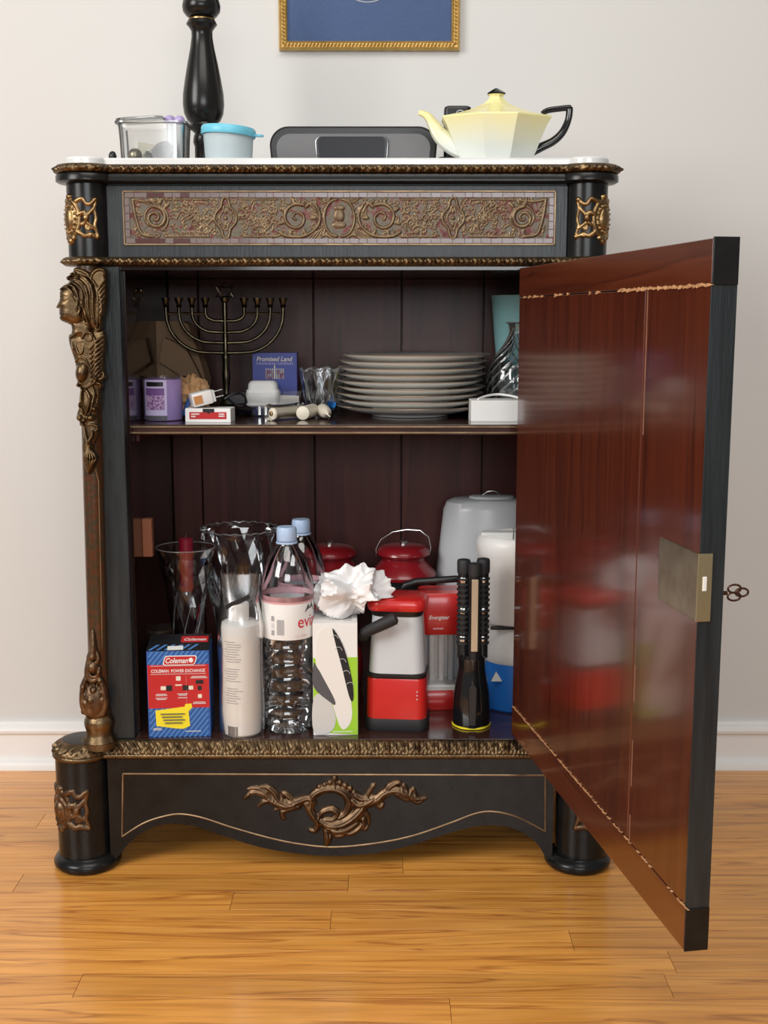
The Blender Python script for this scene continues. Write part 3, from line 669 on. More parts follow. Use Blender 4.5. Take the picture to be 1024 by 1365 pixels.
for k in range(9): y = 440+25*k; zr([(252+1.0*k, y+60), (286, y+18), (324-2*k, y-10)], [7, 10, 3], 1.5)
zr([(258,410),(282,480),(276,560),(284,620)], [5, 9, 9, 5], 1.6)
zs([(168,572),(190,548),(224,556),(246,600),(266,640),(300,662),(322,646),(312,624),(296,630)], [6, 10, 11, 10, 11, 12, 10, 8, 5], 3.8)
ze(206, 626, 40, 62, .1, 60)
for x, y, r in ((184,694,13),(200,706,11),(216,708,10),(230,706,9)): ze(x, y, r, r, 0, 44)
zs([(216,722),(250,694),(284,682),(304,692),(298,712),(284,706)], [9, 11, 11, 10, 8, 5], 4)
zr([(204,716),(196,760),(202,812),(212,842)], [7, 11, 11, 8], 1.6); zr([(226,716),(250,760),(240,812),(226,850)], [7, 12, 11, 7], 1.6); zr([(262,700),(274,740),(264,792),(250,842)], [5, 9, 9, 6], 1.6)
ze(289, 745, 8, 24, 0, 34); ze(286, 785, 13, 13, 0, 40); ze(272, 822, 17, 17, 0, 46); ze(198, 800, 12, 18, 0, 46)
ze(194, 868, 22, 22, 0, 52); ze(218, 880, 17, 17, 0, 54); ze(252, 868, 27, 22, 0, 52); ze(206, 902, 18, 14, 0, 44)
zs([(240,905),(262,905),(288,916),(284,938),(264,936)], [8, 10, 10, 8, 5], 4); zr([(216,912),(222,950),(240,1000),(262,1030)], [6, 11, 11, 6], 1.6); zr([(262,940),(262,965),(246,992),(252,1020)], [6, 10, 10, 6], 1.6)
for k in range(6): zr([(242, 1025), (210+13*k+2*abs(k-2), 1082), (214+11*k, 1125-6*abs(k-2)), (234, 1168)], [3, 7, 7, 3], 1.8)
def bust_map(u, v, h):
    x, z = at(u, v, YC-.016); return x, YC-.016-h*.00112, z
bust_mb = relief_mb(B, (74, 150, 354, 634), .55, bust_map, two=True)
Lm = []
def lz(p, r, k=1.4): Lm.append(('s', [(50+x/2.44, 620+y/2.4375) for x, y in p], [a/2.44 for a in r], k))
def le(x, y, rx, ry, h, an=0): Lm.append(('e', 50+x/2.44, 620+y/2.4375, rx/2.44, ry/2.44, an, h/2.44))
lz([(180,538),(182,580),(180,620)], [5, 11, 15]); lz([(174,600),(168,630),(182,650)], [6, 9, 8]); lz([(190,600),(198,628),(186,650)], [6, 9, 8]); le(181, 655, 20, 22, 24)
lz([(165,640),(162,680),(178,700),(196,690),(200,660)], [8, 10, 10, 10, 8]); lz(spiral(182, 672, 18, 1.2, 0, 1, 10), [8, 5], 2)
lz([(160,690),(150,720),(148,770),(160,800),(190,812),(215,800),(222,760),(210,710),(200,690)], [9, 11, 12, 12, 12, 12, 12, 11, 8], 1.5)
for x, y, r in ((150,720,12),(154,745,11),(160,770,16),(205,700,12),(215,735,12),(212,760,14),(178,760,20),(185,730,16),(200,785,14),(170,795,14),(190,815,12),(214,805,12),(150,800,9),(220,785,12)): le(x, y, r, r*1.1, r*1.5)
for k in range(5): lz([(160+12*k, 700+3*k), (168+9*k, 740), (172+9*k, 780)], [5, 7, 5], 1.9)
le(184, 770, 40, 60, 26)
def low_map(u, v, h):
    x, z = at(u, v, YC-.016); return x, YC-.015-h*.00116, z
low_mb = relief_mb(Lm, (100, 150, 830, 965), .55, low_map, two=True)
zt, zb_ = at(128, 560, YC)[1], at(128, 960, YC)[1]
shaft = [(.0150, zb_), (.0150, at(128, 860, YC)[1]), (.0155, at(128, 660, YC)[1]), (.0155, zt), (.0155, at(128, 470, YC)[1]), (.0165, .9236)]
cols = []
zz = lambda v: at(126, v, YC)[1]
turned = [(.0285, .2052), (.0292, zz(993)), (.0275, zz(987)), (.022, zz(978)), (.0205, zz(972)), (.0225, zz(966)), (.0235, zz(961)), (.022, zz(956)), (.0185, zz(951)), (.0195, zz(946)), (.0175, zz(942))]
fit_shift = lambda z: -.009*max(0, min(1, (.924-z)/.72))      # shaft shifted sideways towards its foot to follow its image coordinates
sm_b = MB().lathe(shaft, 40, xcol, YC); sm_b.v = [(x+fit_shift(z), y, z) for x, y, z in sm_b.v]
c1 = obj('veneered_column', sm_b, M['marqcol'], cab)
ez = lambda v: at(139, v, YC)[1]
st_ = MB().tube([(xcol+.0045, YC-.0148, ez(612)), (xcol+.0105, YC-.0118, ez(640)), (xcol+.010, YC-.0112, ez(820)), (xcol+.0095, YC-.0112, ez(862)), (xcol+.003, YC-.0142, ez(840))], .0012, 6); st_.v = [(x+fit_shift(z), y, z) for x, y, z in st_.v]
parts = [('gilt_edging', obj('gilt_edging', st_, M['giltline'], c1)), ('bust', obj('caryatid_bust', bust_mb, M['bronze'], c1, ang=80)), ('leaf', obj('foliage_mount', low_mb, M['bronze_dark'], c1, ang=80)),
         ('base', obj('turned_base', MB().lathe(turned, 48, xcol-.0085, YC-.002), M['bronze'], c1))]  # base moved sideways with the shaft to fit image coordinates
# the twin column on the hinge side
c2 = c1.copy(); COL.objects.link(c2); c2.scale = (-1, 1, 1); c2.parent = cab
for nme, o in parts:
    q = o.copy(); COL.objects.link(q); q.parent = c2
# --- the open door
dang = math.atan2(-.645, .107); DW = math.hypot(.107, .645)
HX, HY = .265, -.010; DZ0, DZ1 = .2135, .921; DT = .0255
dux, duy = math.cos(dang), math.sin(dang)
def door_at(u, v):                              # measured point on the inner face -> distance from the hinge, height
    y = -(v-682.5)/F; d = ((u-512)/F, cp+y*sp_, y*cp-sp_)
    # CX + d0 t = HX + dux s ; -CD + d1 t = HY + duy s
    det = d[0]*(-duy) - d[1]*(-dux)
    rx, ry = HX-CX, HY+CD
    t = (rx*(-duy) - ry*(-dux))/det
    X, Y, Z = CX+d[0]*t, -CD+d[1]*t, CH+d[2]*t
    return (X-HX)*dux+(Y-HY)*duy, Z
dm = MB().box(0, DW, .004, DT, DZ0, DZ1)
door = obj('door', dm, M['lacquer_sheen'], cab, local=True, bevel=.001, label='cabinet door swung open, polished mahogany inside and black outside')
door.location = (HX, HY, 0); door.rotation_euler = (0, 0, dang); ROOT[door.name] = Vector((0, 0, 0))
zr1 = door_at(945, 380)[1]; zr0 = door_at(913, 1208)[1]; s1 = door_at(864, 392)[0]; s2 = door_at(835, 1115)[0]
print('door', DW, zr0, zr1, s1, s2)
E_ = .0012
obj('top_rail', MB().box(0.0005, DW-.001, 0, .006, zr1+E_, DZ1-.0005), M['mahog_rail'], door, local=True, bevel=.0008)
obj('bottom_rail', MB().box(0.0005, DW-.001, 0, .006, DZ0+.0005, zr0-E_), M['mahog_rail'], door, local=True, bevel=.0008)
sm = (s1+s2)/2
obj('panel_board', MB().box(.0005, sm-.004, 0.0006, .006, zr0, zr1), M['mahog'], door, local=True, bevel=.0008)
obj('panel_board', MB().box(sm+.0045, DW-.001, 0.0002, .006, zr0, zr1), M['mahog'], door, local=True, bevel=.0008)
obj('filler_strip', MB().box(sm-.0038, sm+.0038, .0012, .006, zr0, zr1), M['mahog'], door, local=True, bevel=.0004)
def jag(xa, xb, z, amp, dens, seed):
    r = random.Random(seed); m = MB(); x = xa
    while x < xb:
        l = r.uniform(.004, .02)
        if r.random() < dens(x):
            a = amp*r.uniform(.3, 1); b = amp*r.uniform(.2, .8); y = -.0007
            m.add([(x, y, z-b*.4), (x+l*.35, y-.0004, z-b), (x+l, y, z), (x+l*.6, y-.0005, z+a), (x+l*.2, y, z+a*.5), (x, .002, z-b*.4), (x+l, .002, z)], [(0,1,2,3,4), (0,1,5), (1,2,6), (2,3,6), (3,4,5), (4,0,5)])
        x += l*r.uniform(.4, .9)
    return m
obj('splintered_joint', jag(.004, DW-.003, zr1, .0034, lambda x: (1.0 if x > .40 else .5 if x < .2 else .25), 3), M['splinter'], door, local=True, smooth=False, kind='stuff')
obj('splintered_joint', jag(.004, DW-.003, zr0, .0022, lambda x: (.9 if x < .36 else .5), 5), M['splinter'], door, local=True, smooth=False, kind='stuff')
sv = MB(); r = random.Random(4); z = zr0
while z < zr1-.03:
    l = r.uniform(.01, .05)
    if r.random() < .45: sv.box(sm+.0036, sm+.0036+r.uniform(.0006, .0016), -.0002, .003, z, z+l)
    z += l*.8
P('scratch', (.32,.15,.09), .6); obj('split_edge', sv, M['scratch'], door, local=True, smooth=False, kind='stuff')
obj('edge_block', MB().box(DW-.0008, DW+.0012, .0002, DT+.0004, zr1, DZ1+.0008), M['lacquer'], door, local=True, bevel=.0006)
obj('edge_block', MB().box(DW-.0008, DW+.0010, .0002, DT+.0004, DZ0-.0008, zr0-.002), M['lacquer'], door, local=True, bevel=.0006)
obj('edge_strip', MB().box(DW-.0012, DW+.0002, -.0002, DT+.0002, zr0-.002, zr1), M['lacquer_sheen'], door, local=True, bevel=.0004)
la, lz1 = door_at(882, 716); lb, lz2 = door_at(934, 739); _, lz0 = door_at(930, 828)
lk = obj('lock_plate', MB().box(la, DW+.0002, -.0022, .003, lz0, lz2), M['plate'], door, local=True, bevel=.0006)
eh = obj('lock_edge_plate', MB().box(DW-.002, DW+.0016, -.0022, .0125, lz0-.0005, lz2+.0005), M['platebright'], door, local=True, bevel=.0004)
obj('bolt_slot', MB().box(DW+.001, DW+.0030, .003, .0068, lz2-.036, lz2-.022), M['whiteplastic'], door, local=True, bevel=.0004)
fr_ = MB()
for (a, b, c, d) in ((.05, DW-.05, .27, .276), (.05, DW-.05, .858, .864), (.05, .056, .27, .864), (DW-.056, DW-.05, .27, .864)): fr_.box(a, b, DT-.001, DT+.003, c, d)
obj('gilt_frame', fr_, M['giltline'], door, local=True, bevel=.0006)
# key in the lock, bow towards the right
zk = at(985, 785, -.60)[1]; ks = DW-.030
def dW(s, t, z): return (HX+dux*s-duy*t, HY+duy*s+dux*t, z)
kb = dW(ks, DT, zk)
key = thing('key', 'small dark bronze key with pierced trefoil bow standing in the door lock', 'key', kb)
tx = lambda t, dz: dW(ks, DT+t, zk+dz)
obj('key_shaft', MB().tube([tx(-.004, 0), tx(.010, 0), tx(.011, 0), tx(.013, 0), tx(.014, 0), tx(.018, 0)], [.0022, .0022, .0034, .0034, .0022, .0022], 12), M['copperdark'], key)
bw = MB()
for (t, dz, ra) in ((.026, .004, .0055), (.026, -.004, .0055), (.034, 0, .0055)):
    bw.tube([tx(t+ra*1.25*math.cos(a), dz+ra*.75*math.sin(a)) for a in np.linspace(0, 2*PI, 20)[:-1]], .0011, 8, closed=True)
obj('key_bow', bw, M['copperdark'], key)
# ================================================================== things on the marble top
ZM, ZS, ZF = 1.0772, .6888, .2056
def shell(pr, t):                                # outer profile from the bottom centre to the rim -> closed wall with thickness
    inner = [(max(r-t, .0004), z + (t if i == 0 else 0)) for i, (r, z) in enumerate(pr)]
    inner = [(r, max(z, pr[0][1]+t)) for r, z in inner]
    return pr + list(reversed(inner))
def crumple(c, rx, ry, rz, n=40, m=26, amp=.35, seed=1, sharp=9, base=None):
    r = np.random.default_rng(seed); D = r.normal(size=(sharp*9, 3)); D /= np.linalg.norm(D, axis=1)[:, None]; K = r.uniform(1-amp, 1.0+amp*.25, sharp*9)
    rings = []
    for i in range(m):
        ph = -PI/2+PI*(i+.03)/(m-1+.06); ring = []
        for k in range(n):
            a = 2*PI*k/n; d = np.array([math.cos(ph)*math.cos(a), math.cos(ph)*math.sin(a), math.sin(ph)])
            q = D@d; j = np.argsort(-q)[:3]
            f = min(K[j[0]]/max(q[j[0]], .3), K[j[1]]/max(q[j[1]], .3)); f = min(f, 1.35)
            z = c[2]+rz*d[2]*f
            if base is not None: z = max(z, base)
            ring.append((c[0]+rx*d[0]*f, c[1]+ry*d[1]*f, z))
        rings.append(ring)
    return MB().rings(rings)
from mathutils import noise as mn_
def wad(c, rx, ry, rz, seed, f=1.7, amp=.42, n=56, m=36, base=None):     # crumpled sheet: ridged folds at three scales
    rings = []; o = Vector((seed*7.3, seed*3.1, seed*1.7))
    for i in range(m):
        ph = -PI/2+PI*(i+.03)/(m-1+.06); ring = []
        for k in range(n):
            a = 2*PI*k/n; d = Vector((math.cos(ph)*math.cos(a), math.cos(ph)*math.sin(a), math.sin(ph)))
            h = 1.0; w_ = amp
            for q in (f, f*2.3, f*4.6):
                v = mn_.noise(d*q+o); h += w_*(.22-abs(v)*1.15); w_ *= .34
            z = c[2]+rz*d.z*h
            if base is not None: z = max(z, base)
            ring.append((c[0]+rx*d.x*h, c[1]+ry*d.y*h, z))
        rings.append(ring)
    return MB().rings(rings)
def rbox(w, d, h, r, n=5, z0=0):                 # rounded-corner upright box rings helper
    out = []
    for sx, sy, a0 in ((1, 1, 0), (-1, 1, PI/2), (-1, -1, PI), (1, -1, 3*PI/2)):
        for k in range(n+1):
            a = a0+PI/2*k/n; out.append((sx*(w/2-r)+r*math.cos(a), sy*(d/2-r)+r*math.sin(a)))
    return out
def rprism(layers, n=5):                         # [(w, d, r, z)]
    return MB().rings([[(x, y, z) for x, y in rbox(w, d, 0, r, n)] for w, d, r, z in layers])
# lamp
Y = .19
cxl, lp_ = prof(271, Y, [(13, 224), (13, 196), (15, 190), (14, 182), (12.5, 178), (17, 174), (19, 168), (18, 165), (22, 161), (26, 152), (27.5, 140), (27, 126), (24, 106), (20, 84), (16, 64), (14, 50), (14, 42), (17, 37), (20.5, 33), (19, 29), (13, 27)])
lamp = thing('table_lamp', 'black turned baluster lamp stem with thin gilt ring on the marble top', 'lamp', (cxl, Y, ZM))
obj('foot', MB().lathe([(.046, ZM), (.048, ZM+.003), (.046, ZM+.008), (.03, ZM+.012), (.018, ZM+.017), (.0152, lp_[0][1])], 48, cxl, Y), M['satinblack'], lamp)
obj('stem', MB().lathe(lp_, 48, cxl, Y), M['satinblack'], lamp)
c2_, rg = prof(271, Y, [(14, 28.5), (17.5, 27.8), (17.5, 25.8), (14, 25)])
obj('gilt_ring', MB().lathe(rg, 40, cxl, Y), M['gilt'], lamp)
_, up = prof(271, Y, [(14, 26), (20, 22), (24.5, 16), (25.5, 9), (24, 1), (18, -7), (11, -11), (11, -20), (15, -26), (10, -40), (8, -70), (9, -100), (4, -102)])
obj('upper_stem', MB().lathe(up, 40, cxl, Y), M['satinblack'], lamp)
# clear tub with odds and ends
Y = .085
def tubx(u, v, Y=Y): return at(u, v, Y)
ct, pt = prof(207, Y, [(41, 224), (41.5, 222), (43, 195), (45, 172), (47, 168), (47, 166)])
zb = ZM; h = pt[-1][1]-zb
tub = thing('clear_tub', 'clear plastic tub full of small trinkets left of the lamp', 'tub', (ct, Y, zb))
L1 = [(.094, .07, .012, 0.0), (.097, .073, .013, h*.6), (.100, .076, .014, h-.004), (.108, .084, .015, h-.003), (.108, .084, .015, h)]
L2 = [(w-.003, d-.003, r, max(z, .0015)) for w, d, r, z in reversed(L1)]
obj('tub_wall', MB().rings([[(x, y, z) for x, y in rbox(w, d, 0, r)] for w, d, r, z in L1+L2]), M['tub'], tub, local=True)
def tilt(mb, rx, ry, rz, loc): return mb.xf(Matrix.Translation(loc) @ Matrix.Rotation(rz, 4, 'Z') @ Matrix.Rotation(ry, 4, 'Y') @ Matrix.Rotation(rx, 4, 'X'))
obj('loose_lid', tilt(rprism([(.066, .070, .012, 0), (.070, .074, .013, .002), (.070, .074, .013, .004), (.066, .068, .012, .005)]), .06, -.07, .08, (-.020, .002, h+.004)), M['tub'], tub, local=True)
def trinket(name, label, cat, mb, mt, group='trinkets in the clear tub'): return tag(obj(name, mb, mt), label, cat, group)
trinket('metal_bead', 'tarnished round metal bead in the clear tub', 'bead', MB().ball((ct-.028, Y-.014, ZM+.0125), .0105), M['plate'])
for i, (dx, dy) in enumerate(((.022, .004), (.037, .002))):
    p = (ct+dx, Y+dy); t = thing('cookie_stamp', 'violet-topped plastic stamp %s, rising from the clear tub' % ('nearer the lid' if i == 0 else 'nearer the lamp'), 'stamp', (p[0], p[1], ZM+.002), group='violet stamps in the tub')
    P('violet', (.42,.33,.60), .25, coat=.4) if 'violet' not in M else None
    zt_ = at(228, 156+i, Y)[1]
    obj('handle', MB().tube([(p[0], p[1], ZM+.002), (p[0], p[1], zt_-.004)], .005, 12), M['greyclear'], t); obj('knob', MB().ball((p[0], p[1], zt_-.004), .0085, .0085, .0075), M['violet'], t)
trinket('white_tag', 'pale folded paper scrap inside the clear tub', 'paper', tilt(MB().box(-.02, .02, -.0008, .0008, 0, .03), .3, .15, .2, (ct-.012, Y+.012, ZM+.003)), M['cream'])
trinket('grey_disc', 'round grey plastic disc inside the clear tub', 'disc', tilt(MB().lathe([(.016, 0), (.017, .001), (.017, .004), (.015, .005)], 24), 1.1, 0, -.3, (ct+.014, Y-.014, ZM+.017)), M['grey'])
trinket('steel_clip', 'small steel clip inside the clear tub', 'clip', tilt(MB().box(-.014, .014, -.004, .004, 0, .009).tube([(-.012, 0, .009), (0, 0, .022), (.012, 0, .009)], .0012), .2, .4, .5, (ct-.004, Y-.008, ZM+.006)), M['steel'])
trinket('teal_card', 'thin teal card lying flat under the trinkets in the tub', 'card', MB().box(ct-.03, ct+.03, Y-.025, Y+.02, ZM+.0016, ZM+.0026), M['turq'])
tag(obj('black_peg', MB().ball((at(150, 204, .05)[0], .05, ZM+.008), .006, .006, .008), M['blackplastic']), 'tiny black peg near the front left corner of the marble top', 'peg')
# blue-lidded tub
Y = .075
cb, pb_ = prof(305, Y, [(29, 224), (30.5, 221), (32, 200), (33, 182), (33, 180)])
bt_ = thing('lidded_tub', 'round frosted food tub with sky blue lid in front of the lamp', 'tub', (cb, Y, ZM))
pb_ = [(r, max(z, ZM)) for r, z in pb_]; pb_[0] = (pb_[0][0], ZM)
obj('tub_wall', MB().lathe(shell(pb_, .0012), 48, cb, Y, closed=True), M['bluefrost'], bt_)
zl = pb_[-1][1]
lid = tilt(MB().lathe([(.034, 0), (.0402, -.005), (.0408, -.004), (.0408, .005), (.039, .0075), (.034, .0070), (.032, .0055), (.001, .0055)], 48), 0, .07, 0, (cb, Y, zl+.003))
lo = obj('lid', lid, M['skyblue'], bt_)
obj('lid_tab', tilt(MB().rings([[(x*.018, .010*y, z) for x, y in rbox(1, 1, 0, .4)] for z in (-.004, -.001)]), 0, .07, 0, (cb+.044, Y-.004, zl+.001)), M['skyblue'], lo)
# clock radio
Y = .20
xl, zt_ = at(359, 168, Y); xr, _ = at(583, 168, Y); W_ = xr-xl; H_ = zt_-ZM
ck = thing('clock_radio', 'long black clock radio with grey speaker cloth and dark display', 'clock radio', ((xl+xr)/2, Y, ZM))
def rrect(w, h, r, rb, z0=0, n=8):
    out = []
    for sx, top, a0 in ((1, 1, 0), (-1, 1, PI/2)):
        for k in range(n+1):
            a = a0+PI/2*k/n; out.append((sx*(w/2-r)+r*math.cos(a), z0+h-r+r*math.sin(a)))
    return out+[(-w/2+rb, z0), (w/2-rb, z0)]
o1 = rrect(W_, H_, .030, .004); o2 = rrect(W_-.006, H_-.003, .028, .004)
body = MB().rings([[(x, .055, z) for x, z in o2], [(x, .05, z) for x, z in o1], [(x, .003, z) for x, z in o1], [(x, 0, z) for x, z in o2]])
cb_ = obj('case', body, M['blackplastic'], ck, local=True, ang=25)
o3 = rrect(W_-.022, H_-.018, .022, .004, .006)
obj('speaker_cloth', MB().rings([[(x, -.0012, z) for x, z in o3], [(x, .002, z) for x, z in o3]]), M['speaker'], ck, local=True, smooth=False)
dx0 = at(421, 190, Y)[0]-(xl+xr)/2; dx1 = at(517, 190, Y)[0]-(xl+xr)/2; dz1 = at(450, 182, Y)[1]-ZM; dc = (dx0+dx1)/2
def dring(g, y): return [(dc+x, y, z) for x, z in rrect(dx1-dx0-g, dz1-.004-g/2, .010, .003, .004+g/2)]
dsp = obj('display_bezel', MB().rings([dring(0, -.004), dring(0, .002)]), M['blackplastic'], ck, local=True, smooth=False)
obj('display', MB().rings([dring(.008, -.0046), dring(.008, -.002)]), M['display'], dsp, local=True, smooth=False)
obj('chrome_edge', MB().tube([(dc+x, -.0042, z) for x, z in rrect(dx1-dx0, dz1-.004, .010, .003, .004)], .0006, 6, closed=True), M['steel'], dsp, local=True)
# cordless handset behind the teapot
Y = .235
xa, zt_ = at(592, 142, Y); xb, _ = at(628, 142, Y)
hs = thing('cordless_phone', 'black cordless handset standing upright in its cradle behind the teapot', 'phone', ((xa+xb)/2, Y, ZM))
hh_ = zt_-ZM; wd_ = xb-xa
obj('handset', tilt(rprism([(wd_*.9, .020, .006, .012), (wd_, .024, .007, .02), (wd_, .024, .007, hh_-.006), (wd_*.96, .022, .006, hh_-.002), (wd_*.8, .016, .005, hh_)]), 0, 0, 0, (0, 0, 0)), M['blackplastic'], hs, local=True)
obj('cradle', rprism([(wd_+.03, .075, .012, 0), (wd_+.03, .075, .012, .018), (wd_+.018, .062, .010, .028)]), M['blackplastic'], hs, local=True)
obj('earpiece_mark', MB().tube([(.006*math.cos(a)+.004, -.0126, hh_-.012+.004*math.sin(a)) for a in np.linspace(0, 2*PI, 17)[:-1]], .0007, 6, closed=True), M['lightgrey'], hs, local=True)
obj('screen', MB().box(-wd_*.35, wd_*.35, -.0126, -.011, hh_-.055, hh_-.022), M['display'], hs, local=True, bevel=.0003)
# teapot
Y = .085
s_ = ppm(Y, 1.11)
tx0 = at(661, 180, Y)[0]
tp = thing('teapot', 'pale yellow lustre faceted teapot with black angular handle and pointed black finial', 'teapot', (tx0, Y, ZM))
def px(u): return (u-661)/s_
def pz(v): return at(661, v, Y)[1]-ZM
AN = [math.radians(a) for a in (22, 72, 108, 158, 202, 252, 288, 338)]
def octo(rx, ry, z, n=1):
    c = [(rx*math.cos(a)/math.cos(math.radians(22)), ry*math.sin(a)/math.sin(math.radians(72)), z) for a in AN]
    return c
z0t = 0.0; zsh = pz(158)
zz_ = lambda f: z0t+(zsh-z0t)*f
TP = [(.046, .036, 0), (.047, .037, .003), (.052, .040, .004), (.0585, .044, zz_(.25)), (.0665, .048, zz_(.55)), (.0745, .0520, zz_(.82)), (px(735)*.97, .054, zsh-.001), (px(735)*.965, .0535, zsh+.001)]
body = MB().rings([octo(rx, ry, z) for rx, ry, z in TP])
obj('body', body, M['pot'], tp, local=True, ang=14)
TL = [(px(735)*.965, .0535, zsh+.001), (px(712), .042, pz(152.5)), (px(697), .031, pz(148)), (px(687), .023, pz(144)), (px(678), .014, pz(139)), (px(672.5), .0095, pz(134)), (px(669.5), .0075, pz(130)), (px(670), .0080, pz(127.5)), (px(672), .0095, pz(126))]
lidt = obj('lid', MB().rings([octo(rx, ry, z) for rx, ry, z in TL]), M['pot'], tp, local=True, ang=14)
obj('finial', MB().rings([octo(rx, ry, z) for rx, ry, z in ((px(672.5), .010, pz(126)), (px(673), .0105, pz(124.5)), (px(667), .006, pz(120.5)), (px(662), .001, pz(117.5)))]), M['potblack'], lidt, local=True, ang=14)
spt = catmull([(px(622), pz(200)), (px(603), pz(192)), (px(588), pz(181)), (px(579), pz(168)), (px(572), pz(157)), (px(565), pz(152)), (px(558), pz(150))], 5)
obj('spout', MB().tube([(a, 0, b) for a, b in spt], np.interp(np.linspace(0, 1, len(spt)), [0, .25, .6, .85, 1], [.020, .016, .0085, .0055, .0045]), 10, flat=.8), M['pot'], tp, local=True)
hp = [(px(722), pz(152)), (px(729), pz(147.5)), (px(745), pz(145)), (px(757), pz(144)), (px(758.5), pz(146)), (px(757), pz(160)), (px(750), pz(176)), (px(738), pz(188)), (px(722), pz(196)), (px(708), pz(203))]
hq = catmull(hp, 5)
obj('handle', MB().tube([(a, 0, b) for a, b in hq], np.interp(np.linspace(0, 1, len(hq)), np.linspace(0, 1, 10), [.0035, .0038, .0038, .004, .0042, .004, .0044, .0048, .0052, .0055]), 10, flat=1.3), M['potblack'], tp, local=True)
# framed picture on the wall
xa, zb = at(372, 66, .40); xb, _ = at(613, 66, .40)
pf = thing('framed_picture', 'gold rope-edged picture frame with blue mat hanging on the wall', 'picture', ((xa+xb)/2, WALLY-.0005, zb))
hw_ = (xb-xa)/2; FH = .40; fwd = .0145
def ring_(g, y): return [(-hw_+g, y, g), (hw_-g, y, g), (hw_-g, y, FH-g), (-hw_+g, y, FH-g)]
obj('frame', MB().rings([ring_(0, 0), ring_(0, -.012), ring_(.003, -.016), ring_(.0045, -.0145), ring_(.011, -.0135), ring_(.0125, -.015), ring_(fwd, -.012), ring_(fwd, -.003)], caps=False), M['goldframe'], pf, local=True, smooth=False)
rope = MB()
for (a, b) in (((-hw_+.0078, .0078), (hw_-.0078, .0078)), ((-hw_+.0078, .0078), (-hw_+.0078, FH-.0078)), ((hw_-.0078, .0078), (hw_-.0078, FH-.0078)), ((-hw_+.0078, FH-.0078), (hw_-.0078, FH-.0078))):
    L_ = math.dist(a, b); k_ = int(L_/.0062); dx, dz = (b[0]-a[0])/k_, (b[1]-a[1])/k_
    for k in range(k_):
        cx_, cz_ = a[0]+dx*(k+.5), a[1]+dz*(k+.5); d = Vector((dx, 0, dz)).normalized(); n_ = Vector((-d.z, 0, d.x)); e = (d*.6+n_*.8)*.0040
        rope.tube([(cx_-e.x, -.0140, cz_-e.z), (cx_, -.0158, cz_), (cx_+e.x, -.0140, cz_+e.z)], [.0009, .0022, .0009], 6)
obj('rope_edging', rope, M['goldframe'], pf, local=True, kind='stuff')
obj('mat_board', MB().box(-hw_+.012, hw_-.012, -.006, -.001, .012, FH-.012), M['navymat'], pf, local=True, smooth=False)
P('ovalwhite', (.72,.72,.70), .5)
oc = at(490, -38, .40)[1]-zb; ou = at(490, 0, .40)[0]-(xa+xb)/2
obj('oval_line', MB().tube([(ou+.050*math.cos(a), -.0062, oc+.048*math.sin(a)) for a in np.linspace(0, 2*PI, 49)[:-1]], .0011, 6, closed=True), M['ovalwhite'], pf, local=True)
obj('picture_sheet', MB().lathe([(.0492, 0), (.0492, .0004)], 48).xf(Matrix.Translation((ou, -.0058, oc)) @ Matrix.Rotation(PI/2, 4, 'X') @ Matrix.Diagonal((1, .96, 1, 1))), M['navymat'], pf, local=True, smooth=False)
obj('glazing', MB().box(-hw_+.013, hw_-.013, -.0095, -.0088, .013, FH-.013), M['pane'], pf, local=True, smooth=False)

# ================================================================== upper shelf
# lavender candle in a glass jar
xcn, ycn = on(213.5, 562, ZS); ycn += .031
cn = thing('jar_candle', 'purple lavender jar candle at the left end of the shelf', 'candle', (xcn, ycn, ZS))
ch = at(213, 502, ycn-.03)[1]-ZS; cr = .0305
obj('wax', MB().lathe([(cr-.0015, .001), (cr, .003), (cr, ch*.94), (cr-.003, ch*.95), (.002, ch*.94)], 48), M['purplewax'], cn, local=True)
obj('jar_rim', MB().lathe([(cr, ch*.93), (cr+.0012, ch*.94), (cr+.0012, ch), (cr-.001, ch), (cr-.001, ch*.94)], 48, closed=True), M['glass'], cn, local=True)
def wrap(r, a0=-PI/2): return lambda u, v: (r*math.cos(a0+u/r), r*math.sin(a0+u/r), v)
def patch(xa, xb, za, zb, r, n=12, a0=-PI/2):
    f = wrap(r, a0); m = MB(); V = []
    for k in range(n+1):
        u = xa+(xb-xa)*k/n; V += [f(u, za), f(u, zb)]
    return m.add(V, [(2*k, 2*k+2, 2*k+3, 2*k+1) for k in range(n)])
a_ = -PI/2-.28
lb = obj('label', patch(-.020, .020, ch*.13, ch*.92, cr+.0004, a0=a_), M['lilac'], cn, local=True)
obj('label_photo', patch(-.0165, .0165, ch*.26, ch*.74, cr+.0007, a0=a_), M['violetprint'], lb, local=True, smooth=False)
obj('label_sky', patch(-.0165, .0165, ch*.58, ch*.74, cr+.0009, a0=a_), M['lavsky'], lb, local=True, smooth=False)
obj('label_band', patch(-.0150, .0150, ch*.78, ch*.88, cr+.0007, a0=a_), M['boxblack'], lb, local=True, smooth=False)
obj('label_foot', patch(-.020, .020, ch*.035, ch*.125, cr+.0007, a0=a_), M['darkgrey'], lb, local=True, smooth=False)
